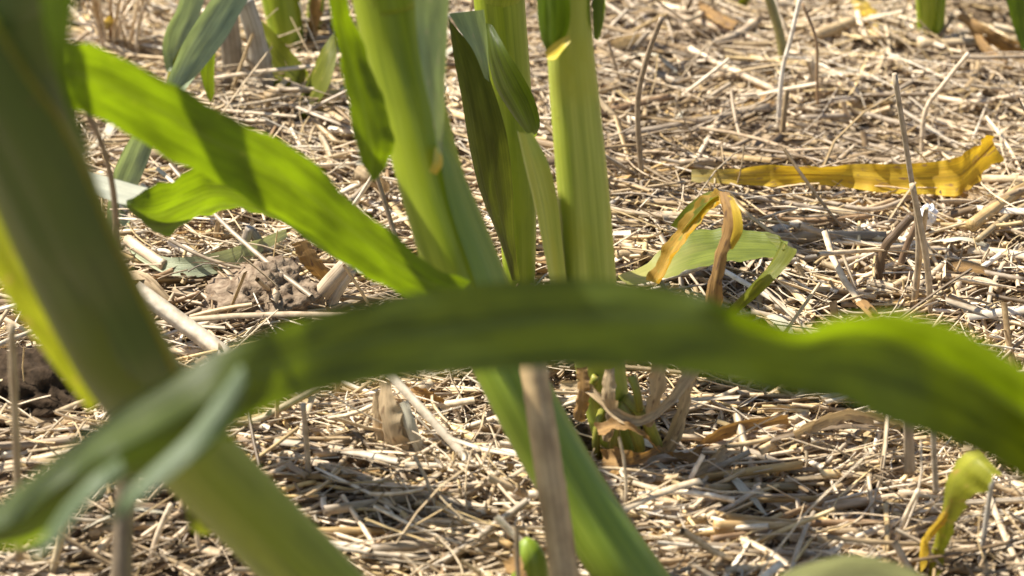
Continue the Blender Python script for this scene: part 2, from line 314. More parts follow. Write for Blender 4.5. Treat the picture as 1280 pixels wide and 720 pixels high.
# ------------------------------------------------------------------ chopped straw litter (uncountable)
PAL = np.array([(.75, .61, .43), (.61, .475, .30), (.66, .50, .26), (.51, .42, .31), (.37, .27, .16), (.87, .77, .62), (.59, .445, .26), (.71, .59, .43), (.20, .145, .09)])
PW = np.array([.22, .18, .11, .10, .08, .15, .08, .09, .05]); PW /= PW.sum()
def hole_w(x, y):
    k = np.zeros_like(x)
    for hx, hy, r, dp in HOLES: k = np.maximum(k, np.exp(-((x-hx)**2+(y-hy)**2)/(r*r*.8))*min(1, dp/.012))
    return k
def straw_field(name, n, area, lmin, lmed, lsig, rmin, rmax, zmax, flatfrac, sides=5, rings=4, seed=3, bend=.14, tilt=.16):
    rg = np.random.default_rng(abs(int(seed)))
    x = rg.uniform(area[0], area[1], n); y = rg.uniform(area[2], area[3], n)
    keep = rg.random(n) > hole_w(x, y)*.95; x = x[keep]; y = y[keep]; n = len(x)
    Ls = np.clip(lmin + lmed*np.exp(lsig*rg.standard_normal(n)), lmin, .12)
    base = (vnoise(x, y, .12, 9)-.5)*3.0
    yaw = base*.55 + rg.normal(0, .5, n) + (rg.random(n) < .28)*rg.uniform(0, 3.14, n)
    pit = rg.normal(0, tilt, n) + (rg.random(n) < .06)*rg.normal(0, .6, n)
    r = rg.uniform(rmin, rmax, n)*np.clip(Ls/.02, .75, 1.5)**.35
    flat = rg.random(n) < flatfrac
    hp = .55+.9*vnoise(x, y, .05, 21)
    z = hgt(x, y) + r*.6 + rg.random(n)**1.5*zmax*hp + np.abs(np.sin(pit))*Ls*.4
    tone_patch = np.clip((vnoise(x, y, .055, 41)*.6+vnoise(x, y, .14, 42)*.4-.32)*3.2, 0, 1)[:, None]      # darker patches: shaded areas and weathering put into the straw colour
    c = PAL[rg.choice(len(PAL), n, p=PW)]*rg.uniform(.70, 1.14, (n, 1))*(np.array([.62, .57, .52])*(1-tone_patch)+tone_patch*np.array([1.08, 1.07, 1.05]))
    d = np.stack([np.cos(yaw)*np.cos(pit), np.sin(yaw)*np.cos(pit), np.sin(pit)], 1)
    sd = np.stack([-np.sin(yaw), np.cos(yaw), np.zeros(n)], 1); upv = np.cross(d, sd)
    roll = rg.uniform(-.6, .6, n)*np.where(flat, 1.6, 1); s2 = sd*np.cos(roll)[:, None]+upv*np.sin(roll)[:, None]; u2 = np.cross(d, s2)
    bd = rg.normal(0, bend, n)*Ls; bz = rg.normal(0, bend*.5, n)*Ls
    ctr = np.stack([x, y, z], 1)
    tt = np.linspace(-.5, .5, rings); aa = np.linspace(0, 2*math.pi, sides, endpoint=False)
    taper = 1-.25*rg.random(n)
    VV = np.empty((n, rings, sides, 3))
    rs = np.where(flat, r*rg.uniform(1.2, 2.1, n), r); rf = np.where(flat, r*.22, r*.9)
    for i, t in enumerate(tt):
        cen = ctr + d*(t*Ls)[:, None] + sd*(bd*(t*t*4-.5))[:, None]*.5 + np.array([0, 0, 1.])*(bz*(t*t*4-.5))[:, None]*.5
        k = 1-(1-taper)*(t+.5)
        for j, a in enumerate(aa):
            VV[:, i, j] = cen + s2*(math.cos(a)*rs*k)[:, None] + u2*(math.sin(a)*rf*k)[:, None]
    VV[..., 2] = np.maximum(VV[..., 2], hgt(VV[..., 0], VV[..., 1])-.0015)
    idx = []
    for i in range(rings-1):
        for j in range(sides):
            j2 = (j+1) % sides; idx.append((i*sides+j, i*sides+j2, (i+1)*sides+j2, (i+1)*sides+j))
    q = np.array(idx); nv = rings*sides
    F = (np.arange(n)[:, None, None]*nv + q[None]).reshape(-1, 4)
    me = bpy.data.meshes.new(name); VV = VV.reshape(-1, 3)
    me.vertices.add(len(VV)); me.vertices.foreach_set('co', VV.astype(np.float32).ravel())
    me.loops.add(F.size); me.loops.foreach_set('vertex_index', F.astype(np.int32).ravel())
    me.polygons.add(len(F)); me.polygons.foreach_set('loop_start', np.arange(0, F.size, 4)); me.polygons.foreach_set('use_smooth', np.ones(len(F), bool))
    me.update(calc_edges=True)
    at = me.color_attributes.new('Col', 'FLOAT_COLOR', 'POINT')
    cc = np.repeat(np.hstack([c, np.ones((n, 1))]), nv, axis=0).astype(np.float32)
    endd = np.tile(np.repeat(np.r_[[.8], np.ones(rings-2), [.9]], sides), n); cc[:, :3] *= endd[:, None]
    at.data.foreach_set('color', cc.ravel()); me.materials.append(STRAW)
    o = bpy.data.objects.new(name, me); COL.objects.link(o); o['kind'] = 'stuff'
    return o
VIEW = (-.42, .42, .88, 1.85)
o = straw_field('chopped_straw_litter', 26000, VIEW, .0035, .0080, .65, .0005, .0013, .011, .55, sides=5, seed=3, bend=.06, tilt=.26)
tag(o, 'bleached chopped straw and chaff covering the soil under the corn', 'straw litter')
o = straw_field('long_straw_litter', 9000, VIEW, .014, .022, .65, .0005, .0013, .014, .5, sides=5, rings=5, seed=4, bend=.09, tilt=.10)
tag(o, 'longer tangled straws mixed through the chopped litter', 'straw litter')
o = straw_field('fine_fibres', 21000, VIEW, .010, .016, .7, .00022, .0005, .016, .3, sides=4, rings=5, seed=8, bend=.18, tilt=.16)
tag(o, 'hair thin straw fibres tangled over the litter', 'straw fibres')
o = straw_field('fine_chaff', 26000, VIEW, .0018, .003, .5, .0005, .0011, .013, .6, sides=4, rings=3, seed=6, bend=.2, tilt=.5)
tag(o, 'fine pale chaff and crumbs between the straws', 'chaff')
o = straw_field('distant_straw_litter', 26000, (-1.7, 1.7, .35, 3.6), .010, .022, .5, .0011, .0019, .007, .35, sides=4, rings=3, seed=5)
tag(o, 'straw litter spread over the rest of the field floor', 'straw litter')

# ------------------------------------------------------------------ corn plants
def stalk(name, pts, mat, parent, sides=26, ridges=0, nodes=(), n=46):
    """pts: (px, py, distance, half width in px)"""
    return tube(name, [P(a, b, d) for a, b, d, r in pts], [r*pxm(d) for a, b, d, r in pts], mat, parent, sides=sides,
                n=n, ridges=ridges, ridge_amp=.012, nodes=nodes, hollow=True)
def base_at(px, py): g = G(px, py); return Vector((g.x, g.y, hz(g.x, g.y)))

# A: leaning plant close to the camera on the left
A = thing('corn_plant', base_at(560, 880), 'leaning corn plant with thick dark green stalk behind the long arching leaf', 'corn plant', 'young corn plants')
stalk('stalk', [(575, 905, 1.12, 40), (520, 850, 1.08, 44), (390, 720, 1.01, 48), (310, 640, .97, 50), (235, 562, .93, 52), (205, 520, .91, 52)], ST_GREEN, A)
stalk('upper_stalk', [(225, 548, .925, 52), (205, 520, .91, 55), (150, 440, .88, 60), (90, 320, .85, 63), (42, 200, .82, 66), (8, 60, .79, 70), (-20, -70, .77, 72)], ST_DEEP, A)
leaf('leaf', R((-85, 215, .83, -35, 190, .85), (-18, 328, .85, 25, 300, .87), (34, 412, .87, 80, 385, .885), (80, 474, .885, 112, 455, .90), (112, 514, .90, 124, 496, .91)), G_YGREEN, A, camber=.1)
leaf('leaf', R((40, -60, .735, 97, -60, .715), (52, 10, .745, 93, 10, .725), (64, 70, .76, 88, 75, .745), (86, 140, .79, 98, 140, .78), (112, 195, .81, 116, 195, .81)), G_LEAF, A, camber=.05)
a_sh = [(-110, 20, .775, -12, 20, .757), (-85, 90, .79, 32, 90, .768), (-50, 160, .805, 78, 156, .782), (-18, 230, .82, 112, 225, .80), (14, 300, .835, 140, 296, .82), (50, 370, .86, 174, 366, .845), (88, 440, .875, 206, 436, .862), (118, 500, .895, 226, 486, .885)]
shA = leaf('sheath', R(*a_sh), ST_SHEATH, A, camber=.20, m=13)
tube('sheath_margin', [P(r[3], r[4], r[5]-.0008) for r in a_sh], [.0009]*len(a_sh), G_YGREEN, shA, sides=6, n=30)
leaf('sheath', R((262, 540, .93, 292, 545, .93), (244, 585, .94, 278, 592, .94), (233, 632, .955, 268, 642, .95), (236, 662, .965, 262, 668, .965)), G_OLIVE, A, camber=.12)

# B: leaning plant in the middle
B = thing('corn_plant', base_at(890, 850), 'leaning corn plant with broad lit leaf reaching left from its stalk', 'corn plant', 'young corn plants')
stalk('stalk', [(905, 868, 1.175, 38), (868, 822, 1.17, 40), (832, 778, 1.16, 41), (776, 704, 1.15, 41), (728, 630, 1.148, 40), (685, 557, 1.145, 40), (645, 482, 1.14, 40), (606, 402, 1.14, 42), (590, 368, 1.138, 40)], ST_GREEN, B)
stB = stalk('upper_stalk', [(597, 385, 1.14, 41), (566, 310, 1.135, 43), (536, 215, 1.13, 42), (515, 130, 1.125, 41), (495, 50, 1.12, 43), (474, -60, 1.11, 46)], ST_OLIVE, B)
leaf('sheath', R((549, 182, 1.113, 558, 186, 1.122), (553, 215, 1.112, 576, 212, 1.128), (560, 250, 1.114, 592, 245, 1.13), (572, 290, 1.116, 609, 285, 1.135), (588, 335, 1.118, 628, 330, 1.14), (604, 385, 1.12, 648, 378, 1.143)), ST_GREEN, B, camber=.14)
leaf('collar', R((543, 184, 1.107, 552, 188, 1.112), (541, 202, 1.106, 553, 206, 1.112), (536, 214, 1.108, 546, 218, 1.112)), COLLAR, stB, camber=.2, n=14)
leaf('leaf', R((588, 352, 1.09, 560, 382, 1.10), (548, 336, 1.08, 520, 374, 1.10), (500, 300, 1.065, 478, 358, 1.095), (448, 258, 1.05, 425, 322, 1.085), (395, 207, 1.04, 372, 286, 1.075), (330, 164, 1.02, 318, 252, 1.06), (262, 134, 1.01, 255, 221, 1.05), (200, 95, 1.0, 190, 184, 1.035), (130, 63, .985, 128, 152, 1.02), (80, 50, .97, 82, 130, 1.0), (20, 45, .955, 20, 112, .98)),
     G_LEAF, B, None, camber=-.05, ripple=.02, n=60)
leaf('leaf', R((404, -40, 1.075, 430, -40, 1.085), (412, 10, 1.08, 436, 10, 1.09), (420, 50, 1.08, 452, 50, 1.10), (429, 95, 1.08, 470, 100, 1.10), (438, 145, 1.08, 486, 145, 1.10), (446, 185, 1.08, 492, 185, 1.10), (455, 208, 1.085, 482, 208, 1.10), (465, 226, 1.09, 470, 226, 1.095)), G_LEAF, B, camber=-.10, ripple=.02)
leaf('leaf', R((516, -40, 1.085, 563, -40, 1.10), (520, 30, 1.09, 560, 30, 1.10), (528, 90, 1.09, 557, 90, 1.10), (540, 145, 1.09, 555, 150, 1.10), (547, 190, 1.09, 553, 195, 1.095)), G_PALE, B, camber=.05)
lfB = leaf('leaf', R((158, 250, 1.19, 162, 262, 1.20), (188, 236, 1.17, 194, 291, 1.21), (224, 219, 1.17, 228, 284, 1.21), (260, 210, 1.17, 266, 264, 1.21), (300, 221, 1.17, 302, 263, 1.20), (342, 254, 1.175, 342, 272, 1.19), (400, 296, 1.17, 402, 312, 1.18), (470, 330, 1.165, 472, 346, 1.17), (560, 350, 1.17, 560, 368, 1.17)), G_LEAF, B, camber=-.08, ripple=.03)
leaf('leaf_tip', R((84, 206, 1.21, 84, 222, 1.20), (118, 216, 1.22, 116, 240, 1.19), (152, 226, 1.22, 148, 254, 1.19), (190, 236, 1.22, 182, 256, 1.19), (222, 240, 1.21, 218, 248, 1.20)), G_WHITE, lfB, camber=.08)

# C: upright plant in focus
C_ = thing('corn_plant', base_at(772, 560), 'upright corn plant with pale striped stalk and yellow collar', 'corn plant', 'young corn plants')
stC = stalk('stalk', [(774, 572, 1.285, 22), (768, 548, 1.28, 25), (752, 470, 1.265, 31), (739, 360, 1.245, 32.5), (730, 250, 1.225, 32.5), (719, 130, 1.205, 31), (713, 60, 1.19, 29), (711, 0, 1.18, 27), (711, -70, 1.17, 26)], ST_MID, C_)
leaf('collar', R((680, 66, 1.165, 684, 74, 1.165), (690, 56, 1.16, 694, 74, 1.16), (702, 48, 1.157, 704, 62, 1.157), (712, 44, 1.157, 713, 52, 1.157)), COLLAR, stC, camber=.2)
leaf('leaf', R((670, -50, 1.16, 706, -50, 1.145), (671, 0, 1.165, 712, 0, 1.15), (673, 30, 1.17, 712, 28, 1.155), (679, 55, 1.175, 706, 48, 1.16), (688, 70, 1.175, 698, 64, 1.17)), G_LEAF, C_, camber=.15)
leaf('leaf', R((738, -50, 1.17, 759, -50, 1.185), (740, 0, 1.175, 757, 0, 1.19), (741, 30, 1.18, 754, 30, 1.19), (742, 48, 1.19, 748, 50, 1.195)), G_LEAF, C_, camber=.1)
leaf('sheath', R((646, 162, 1.21, 666, 166, 1.20), (656, 205, 1.22, 686, 205, 1.20), (668, 255, 1.23, 697, 250, 1.21), (680, 310, 1.24, 703, 305, 1.22), (692, 370, 1.25, 711, 368, 1.235), (712, 450, 1.26, 728, 450, 1.25)), ST_MID, C_, camber=.15)
for pts, r0 in (([(758, 500, 1.262), (748, 530, 1.262), (745, 556, 1.268), (748, 572, 1.285)], 6), ([(776, 505, 1.262), (790, 530, 1.258), (798, 552, 1.262), (800, 566, 1.275)], 9), ([(782, 498, 1.262), (805, 520, 1.258), (815, 540, 1.262), (822, 556, 1.275)], 9),
                ([(790, 470, 1.25), (796, 490, 1.25), (800, 512, 1.255)], 6), ([(766, 512, 1.258), (768, 540, 1.258), (764, 570, 1.275)], 8), ([(745, 470, 1.25), (736, 490, 1.255), (728, 505, 1.26), (722, 520, 1.275)], 5)):
    stalk('prop_root', [(a, b, d, r0*(1-.25*i/3)) for i, (a, b, d) in enumerate(pts)], ROOT, stC, sides=10, n=14)
for rows, mt in ((R((700, 476, 1.25, 700, 486, 1.25), (735, 478, 1.245, 735, 492, 1.245), (765, 505, 1.24, 768, 524, 1.24), (800, 520, 1.24, 802, 532, 1.24), (835, 495, 1.24, 842, 505, 1.24), (860, 455, 1.24, 876, 462, 1.24)), DRYLEAF),
                 (R((812, 440, 1.23, 834, 440, 1.24), (812, 480, 1.24, 832, 480, 1.245), (806, 520, 1.25, 820, 524, 1.255), (802, 545, 1.27, 812, 548, 1.27)), DRYLEAF),
                 (R((742, 530, 1.245, 748, 545, 1.24), (770, 524, 1.24, 775, 536, 1.235), (800, 536, 1.24, 805, 545, 1.24), (822, 560, 1.25, 826, 566, 1.25)), DRYBROWN),
                 (R((750, 562, 1.25, 748, 590, 1.25), (775, 560, 1.245, 772, 592, 1.24), (800, 566, 1.25, 797, 582, 1.25), (825, 556, 1.26, 830, 562, 1.26)), DRYBROWN),
                 (R((850, 450, 1.25, 872, 455, 1.26), (848, 500, 1.26, 862, 505, 1.265), (832, 545, 1.275, 850, 552, 1.275), (812, 572, 1.285, 826, 582, 1.285)), DRYLEAF),
                 (R((756, 462, 1.235, 768, 460, 1.235), (752, 490, 1.24, 770, 492, 1.236), (758, 520, 1.25, 772, 524, 1.246), (752, 548, 1.262, 764, 552, 1.26)), DRYLEAF),
                 (R((720, 460, 1.245, 734, 458, 1.245), (722, 490, 1.25, 738, 492, 1.246), (716, 520, 1.262, 730, 528, 1.26)), DRYBROWN),
                 (R((826, 560, 1.265, 838, 566, 1.262), (856, 566, 1.27, 864, 578, 1.268), (880, 556, 1.28, 888, 566, 1.28), (904, 560, 1.285, 910, 566, 1.285)), DRYBROWN)):
    leaf('dead_leaf', rows, mt, C_, camber=.25, ripple=.12, rip_n=4)

# D: plant behind the middle one
D = thing('corn_plant', base_at(648, 372), 'corn plant with olive stalk and folded pointed leaves between two thicker stalks', 'corn plant', 'young corn plants')
stalk('stalk', [(650, 385, 1.41, 18), (649, 345, 1.40, 20), (646, 250, 1.385, 24), (634, 110, 1.365, 30), (624, 0, 1.345, 32), (618, -70, 1.33, 33)], ST_OLIVE, D)
lfD = leaf('leaf', R((560, 18, 1.27, 566, 30, 1.27), (567, 70, 1.28, 600, 72, 1.275), (576, 118, 1.29, 617, 112, 1.28), (588, 190, 1.31, 634, 172, 1.29), (601, 242, 1.33, 641, 235, 1.31), (624, 300, 1.36, 643, 296, 1.34), (640, 350, 1.385, 650, 350, 1.38)), G_DULL, D, camber=.10)
leaf('leaf_tip', R((561, 17, 1.268, 605, 12, 1.275), (574, 38, 1.268, 609, 46, 1.278), (592, 64, 1.268, 611, 82, 1.28), (606, 98, 1.275, 613, 104, 1.28)), G_PALE, lfD, camber=.05)
leaf('leaf', R((605, 28, 1.30, 616, 32, 1.30), (609, 65, 1.31, 634, 64, 1.285), (618, 106, 1.32, 655, 98, 1.285), (636, 137, 1.325, 669, 126, 1.29), (655, 160, 1.33, 675, 154, 1.30), (666, 172, 1.335, 670, 170, 1.33)), G_DARK, D, camber=.1)

# E: plant at the back on the left
E = thing('corn_plant', base_at(358, 60), 'corn plant with silvery folded leaves beside weathered grey stubble', 'corn plant', 'young corn plants')
stalk('stalk', [(360, 68, 1.665, 20), (356, 30, 1.66, 22), (350, -10, 1.655, 25), (345, -60, 1.65, 26)], ST_OLIVE, E)
stalk('stalk', [(390, 60, 1.69, 8), (394, 20, 1.68, 10), (398, -40, 1.67, 12)], ST_OLIVE, E, n=16)
leaf('leaf', R((314, 14, 1.62, 322, 34, 1.60), (338, 36, 1.60, 328, 92, 1.60), (362, 62, 1.60, 344, 116, 1.595), (382, 86, 1.60, 368, 124, 1.595), (390, 104, 1.62, 387, 114, 1.61)), G_OLIVE, E, camber=.1)
leaf('leaf', R((416, 42, 1.58, 421, 48, 1.58), (402, 62, 1.58, 420, 76, 1.57), (387, 95, 1.585, 409, 112, 1.565), (372, 128, 1.585, 388, 139, 1.57), (360, 156, 1.59, 366, 168, 1.58)), G_OLIVE, E, camber=.1)
leaf('leaf', R((292, -40, 1.56, 336, -40, 1.58), (258, 8, 1.54, 304, 10, 1.56), (230, 52, 1.52, 284, 46, 1.545), (214, 88, 1.51, 258, 80, 1.53), (200, 120, 1.50, 232, 112, 1.51), (168, 165, 1.48, 198, 168, 1.50), (148, 200, 1.47, 184, 204, 1.49), (138, 232, 1.46, 170, 240, 1.48), (132, 290, 1.44, 158, 296, 1.45), (140, 330, 1.43, 148, 332, 1.435)), G_SILVER2, E, camber=-.12, n=60)
leaf('leaf', R((234, -40, 1.60, 264, -40, 1.62), (222, 8, 1.59, 252, 12, 1.61), (208, 36, 1.58, 241, 42, 1.60), (203, 62, 1.58, 229, 66, 1.59), (208, 90, 1.58, 216, 88, 1.58)), G_SILVER2, E, camber=-.12)
leaf('leaf', R((225, 60, 1.585, 240, 58, 1.58), (212, 84, 1.585, 226, 84, 1.58), (208, 100, 1.59, 214, 102, 1.585)), G_YGREEN, E, camber=.1)
leaf('leaf', R((280, -40, 1.63, 300, -40, 1.62), (266, 0, 1.63, 286, 0, 1.62), (246, 26, 1.63, 262, 32, 1.62), (234, 36, 1.63, 240, 42, 1.63)), G_YGREEN, E, camber=.1)
leaf('dead_leaf', R((384, -30, 1.65, 400, -30, 1.64), (388, 10, 1.66, 402, 14, 1.65), (382, 44, 1.67, 394, 50, 1.665), (376, 70, 1.68, 384, 74, 1.68)), DRYBROWN, E, camber=.2, ripple=.08)
leaf('leaf', R((258, 40, 1.56, 271, 40, 1.57), (250, 80, 1.56, 268, 85, 1.57), (254, 106, 1.565, 268, 112, 1.57), (262, 128, 1.57, 267, 128, 1.57)), G_DARK, E, camber=.1)

# F: near plant standing right of the view whose leaf arches across it
FP = thing('corn_plant', base_at(1560, 900), 'corn plant whose long dark blurred leaf arches across the whole view', 'corn plant', 'young corn plants')
fb = base_at(1560, 900)
tube('stalk', [fb+Vector((0, 0, -.004)), fb+Vector((-.003, -.02, .10)), fb+Vector((-.008, -.04, .22)), fb+Vector((-.01, -.05, .40)), fb+Vector((-.012, -.055, .6))], [.013, .014, .0135, .012, .010], ST_DEEP, FP, sides=24, n=40)
TT = fb+Vector((-.010, -.045, .25))
arch_px = [(1400, 560, 622, 700, .83), (1340, 500, 560, 645, .82), (1280, 458, 515, 600, .81), (1200, 414, 464, 556, .805), (1145, 394, 434, 535, .80), (1090, 388, 418, 516, .80), (1040, 400, 420, 498, .80), (998, 413, 428, 491, .80), (940, 394, 416, 480, .797),
           (870, 367, 398, 467, .794), (790, 352, 396, 458, .792), (700, 348, 398, 458, .79), (600, 355, 408, 465, .785), (500, 368, 420, 474, .78), (420, 386, 438, 487, .775)]
arch = []; mids_ = [P(ax, ym, d) for ax, ya, ym, yb, d in arch_px]
def along_sun(i, px, py, d):                       # distance at which the margin lies in the plane of the midrib and the sun's rays
    t_ = (mids_[min(i+1, len(mids_)-1)]-mids_[max(i-1, 0)]); n_ = t_.cross(SUN)
    a0 = n_.dot(P(px, py, d)-mids_[i]); a1 = n_.dot(ray(px, py))
    return d + max(-.03, min(.03, -a0/a1))
for i, (ax, ya, ym, yb, d) in enumerate(arch_px):
    wr = min(1, max(0, (ax-880)/160))              # towards the right end the far margin folds up and over
    du = along_sun(i, ax, ya, d)+.003; dl = along_sun(i, ax-3, yb, d)-.002
    arch.append((P(ax, ya, du*(1-wr)+(d-.044)*wr), P(ax-3, yb, dl), mids_[i]))
arch += R((345, 408, .765, 350, 506, .768, 345, 460, .765), (285, 432, .762, 300, 530, .765, 285, 485, .755), (225, 462, .76, 262, 562, .765, 240, 516, .75), (165, 498, .758, 210, 590, .765, 184, 548, .742), (118, 532, .757, 168, 598, .757, 140, 568, .738), (80, 562, .755, 122, 618, .757, 100, 592, .742), (40, 594, .755, 84, 638, .755, 60, 618, .742), (5, 622, .755, 42, 678, .762, 22, 652, .745), (-40, 655, .757, -20, 690, .76, -32, 675, .75), (-90, 700, .765, -80, 730, .77, -85, 715, .765))
arch = [(TT+Vector((0, 0, .012)), TT+Vector((0, -.004, -.012)), TT)] + arch
lfF = leaf('leaf', arch, G_DARK, FP, None, camber=.0, ripple=.012, rip_n=7, n=120, m=15)

leaf('leaf_fold', R((300, 455, .748, 306, 492, .745), (268, 500, .742, 282, 532, .738), (232, 545, .738, 248, 566, .732), (192, 582, .736, 206, 602, .73), (158, 614, .735, 170, 630, .73), (132, 648, .735, 138, 656, .733)), G_SAGE, lfF, camber=.25)
leaf('leaf_fold', R((150, 572, .738, 156, 590, .734), (118, 594, .736, 126, 614, .73), (84, 628, .735, 94, 648, .73), (56, 668, .734, 66, 684, .73), (38, 694, .734, 44, 702, .733)), G_SAGE, lfF, camber=.25)
# unseen upper leaves, added above the view and shaped to shade what stands below
def shade_leaf(parent, attach, pts, wpx, k, mat=G_LEAF):
    """a leaf from the stalk top that hangs k metres sunward of the given surface points, its face turned to the sun"""
    n_ = len(pts); T_ = []
    for i, (a, b, dx, dy, *d) in enumerate(pts):
        ww = wpx*math.sin(math.pi*(.22+.76*i/(n_-1)))
        pa, pb = (a-dx*ww, b-dy*ww), (a+dx*ww, b+dy*ww)
        T_.append((L(*pa), L(*pb)) if not d else (P(*pa, d[0]), P(*pb, d[0])))
    c = sum((p.dot(SUN) for r in T_ for p in r))/(2*n_) + k
    rows = [tuple(p + SUN*((c-p.dot(SUN))*.8 + .2*k) for p in r) for r in T_]
    wv = (rows[0][1]-rows[0][0]).normalized()*.008
    rows = [(attach-wv, attach+wv)] + rows
    leaf('leaf', rows, mat, parent, camber=.08, ripple=.03)
topD = L(885, 328)+SUN*.40; sD = [P(624, 0, 1.345), P(618, -70, 1.33), topD*.5+P(618, -70, 1.33)*.5+Vector((.015, -.01, -.01)), topD, topD+Vector((-.01, .02, .09))]
tube('upper_stalk', sD, [.0115, .0112, .0105, .0095, .007], ST_OLIVE, D, sides=18)
topB = L(812, 560)+SUN*.38; tube('upper_stalk', [P(490, 10, 1.115), P(474, -60, 1.11), P(440, -200, 1.12), topB, topB+Vector((-.02, .03, .09))], [.0125, .013, .012, .011, .008], ST_OLIVE, B, sides=18)
topA = P(-20, -70, .77)+Vector((-.02, .03, .10)); tube('upper_stalk', [P(-8, -10, .78), P(-20, -70, .77), topA, topA+Vector((-.01, .01, .08))], [.0150, .0150, .013, .010], ST_DEEP, A, sides=18)
shade_leaf(D, topD, [(900, 318, 0, 1), (980, 305, 0, 1), (1080, 312, 0, 1), (1180, 335, 0, 1), (1290, 360, 0, 1)], 13, .42)
shade_leaf(D, topD+Vector((0, 0, -.02)), [(860, 350, 0, 1), (960, 375, 0, 1), (1080, 385, 0, 1), (1200, 400, 0, 1)], 8, .38)
shade_leaf(B, topB, [(820, 565, .3, 1), (900, 590, .2, 1), (980, 610, 0, 1), (1060, 600, 0, 1)], 15, .40)
shade_leaf(A, topA, [(235, 50, 1, .5, .98), (258, 115, 1, .5, 1.0), (278, 175, 1, .5, 1.03), (302, 240, 1, .5, 1.06), (330, 310, 1, .5, 1.09)], 46, .20)
shade_leaf(A, topA+Vector((-.005, 0, .015)), [(82, 30, 1, .4, .965), (94, 75, 1, .4, .985), (108, 125, 1, .4, 1.005), (128, 190, 1, .4, 1.03)], 24, .20)
shade_leaf(B, topB+Vector((0, 0, -.05)), [(505, 285, 1, .3, 1.06), (522, 320, 1, .3, 1.08), (540, 350, 1, .3, 1.095), (560, 390, 1, .3, 1.11)], 26, .20)
shade_leaf(A, topA+Vector((0, 0, .03)), [(60, 665, .3, 1, .75), (150, 605, .3, 1, .755), (215, 568, .3, 1, .76), (285, 510, .3, 1, .765), (380, 450, .1, 1, .772), (500, 422, 0, 1, .78), (640, 406, 0, 1, .787), (780, 408, 0, 1, .79), (900, 425, .1, 1, .795), (1000, 450, .1, 1, .80)], 84, .22)

# G: plants and stray leaves at the far edge on the right
GP = thing('corn_plant', base_at(1162, 40), 'small twin stemmed corn shoot at the far edge of the straw', 'corn plant', 'young corn plants')
stalk('stalk', [(1160, 44, 1.70, 13), (1159, 10, 1.69, 14), (1156, -50, 1.67, 15)], ST_OLIVE, GP, n=16)
stalk('stalk', [(1174, 46, 1.695, 6), (1175, 10, 1.69, 7), (1176, -50, 1.68, 9)], ST_OLIVE, GP, n=16)
HP = thing('corn_plant', base_at(1310, 40), 'corn plant at the far right with a green leaf tip hanging beside brown dead leaves', 'corn plant', 'young corn plants')
stalk('stalk', [(1325, 50, 1.69, 20), (1322, 0, 1.68, 22), (1318, -70, 1.66, 24)], ST_OLIVE, HP, n=16)
leaf('leaf', R((1250, -60, 1.66, 1320, -60, 1.68), (1254, -20, 1.66, 1305, -20, 1.67), (1264, 25, 1.66, 1296, 30, 1.67), (1277, 62, 1.66, 1284, 64, 1.66)), G_LEAF, HP, camber=.1)
for rows in (R((1196, 20, 1.68, 1204, 16, 1.68), (1220, 42, 1.675, 1232, 32, 1.67), (1250, 62, 1.675, 1262, 48, 1.67), (1290, 80, 1.675, 1296, 60, 1.67)),
             R((1206, 26, 1.685, 1212, 22, 1.685), (1226, 62, 1.67, 1236, 56, 1.665), (1252, 92, 1.655, 1264, 84, 1.65), (1268, 108, 1.645, 1274, 100, 1.645))):
    leaf('dead_leaf', rows, DRYBROWN, HP, camber=.2, ripple=.05)
o = leaf('fallen_leaf', R((1062, -10, 1.73, 1074, -12, 1.73), (1066, 8, 1.715, 1084, 2, 1.72), (1078, 22, 1.70, 1096, 16, 1.705), (1088, 36, 1.69, 1099, 34, 1.69), (1095, 45, 1.685, 1098, 45, 1.685)), G_YELLOW, None, camber=.15, ripple=.05)
tag(o, 'small yellow and green leaf tip drooping onto straw at the far edge', 'leaf')
o = leaf('leaf_shoot', R((914, 18, 1.73, 920, 24, 1.73), (922, 4, 1.725, 932, 10, 1.725), (930, -12, 1.72, 944, -10, 1.72), (936, -40, 1.71, 950, -40, 1.71)), G_OLIVE, None, camber=.15)
tag(o, 'short green leaf shoot at the far edge behind a pale cane', 'leaf')

# ------------------------------------------------------------------ loose and dying leaves on the straw
o = leaf('fallen_leaf', [tuple(L(x, y, u+.005) for x, y, u in ((a, b, c), (d, e, f))) for a, b, c, d, e, f in ((864, 212, .006, 864, 228, .002), (915, 211, .010, 915, 230, .002), (965, 206, .012, 962, 233, .002), (1015, 209, .012, 1015, 230, .002), (1068, 205, .014, 1068, 236, .003), (1112, 205, .016, 1112, 242, .003), (1160, 203, .018, 1160, 243, .003), (1198, 196, .022, 1200, 244, .004), (1222, 180, .028, 1226, 222, .010), (1240, 168, .034, 1252, 196, .018))], G_YELLOW, None, MIDRIB_Y, camber=.12, ripple=.10, rip_n=8, n=90)
tag(o, 'long golden yellow dead leaf lying across the straw', 'leaf')
o = leaf('fallen_leaf', [tuple(L(x, y, u) for x, y, u in ((a, b, c), (d, e, f))) for a, b, c, d, e, f in ((1212, 200, .010, 1222, 202, .010), (1195, 228, .008, 1210, 230, .008), (1186, 246, .006, 1192, 250, .005))], G_YELLOW, None, camber=.2)
tag(o, 'short torn yellow leaf strip hanging under the long golden leaf', 'leaf')
W = thing('withered_leaf', base_at(880, 385), 'curled dying leaf turning yellow and brown beside the upright stalk', 'leaf')
leaf('leaf_blade', R((772, 345, 1.33, 790, 356, 1.32), (810, 328, 1.34, 822, 350, 1.315), (845, 296, 1.345, 850, 342, 1.31), (885, 286, 1.345, 888, 330, 1.31), (925, 286, 1.34, 925, 326, 1.31), (962, 292, 1.335, 962, 322, 1.31), (985, 303, 1.33, 978, 318, 1.31)), G_FADING, W, camber=.1, ripple=.015)
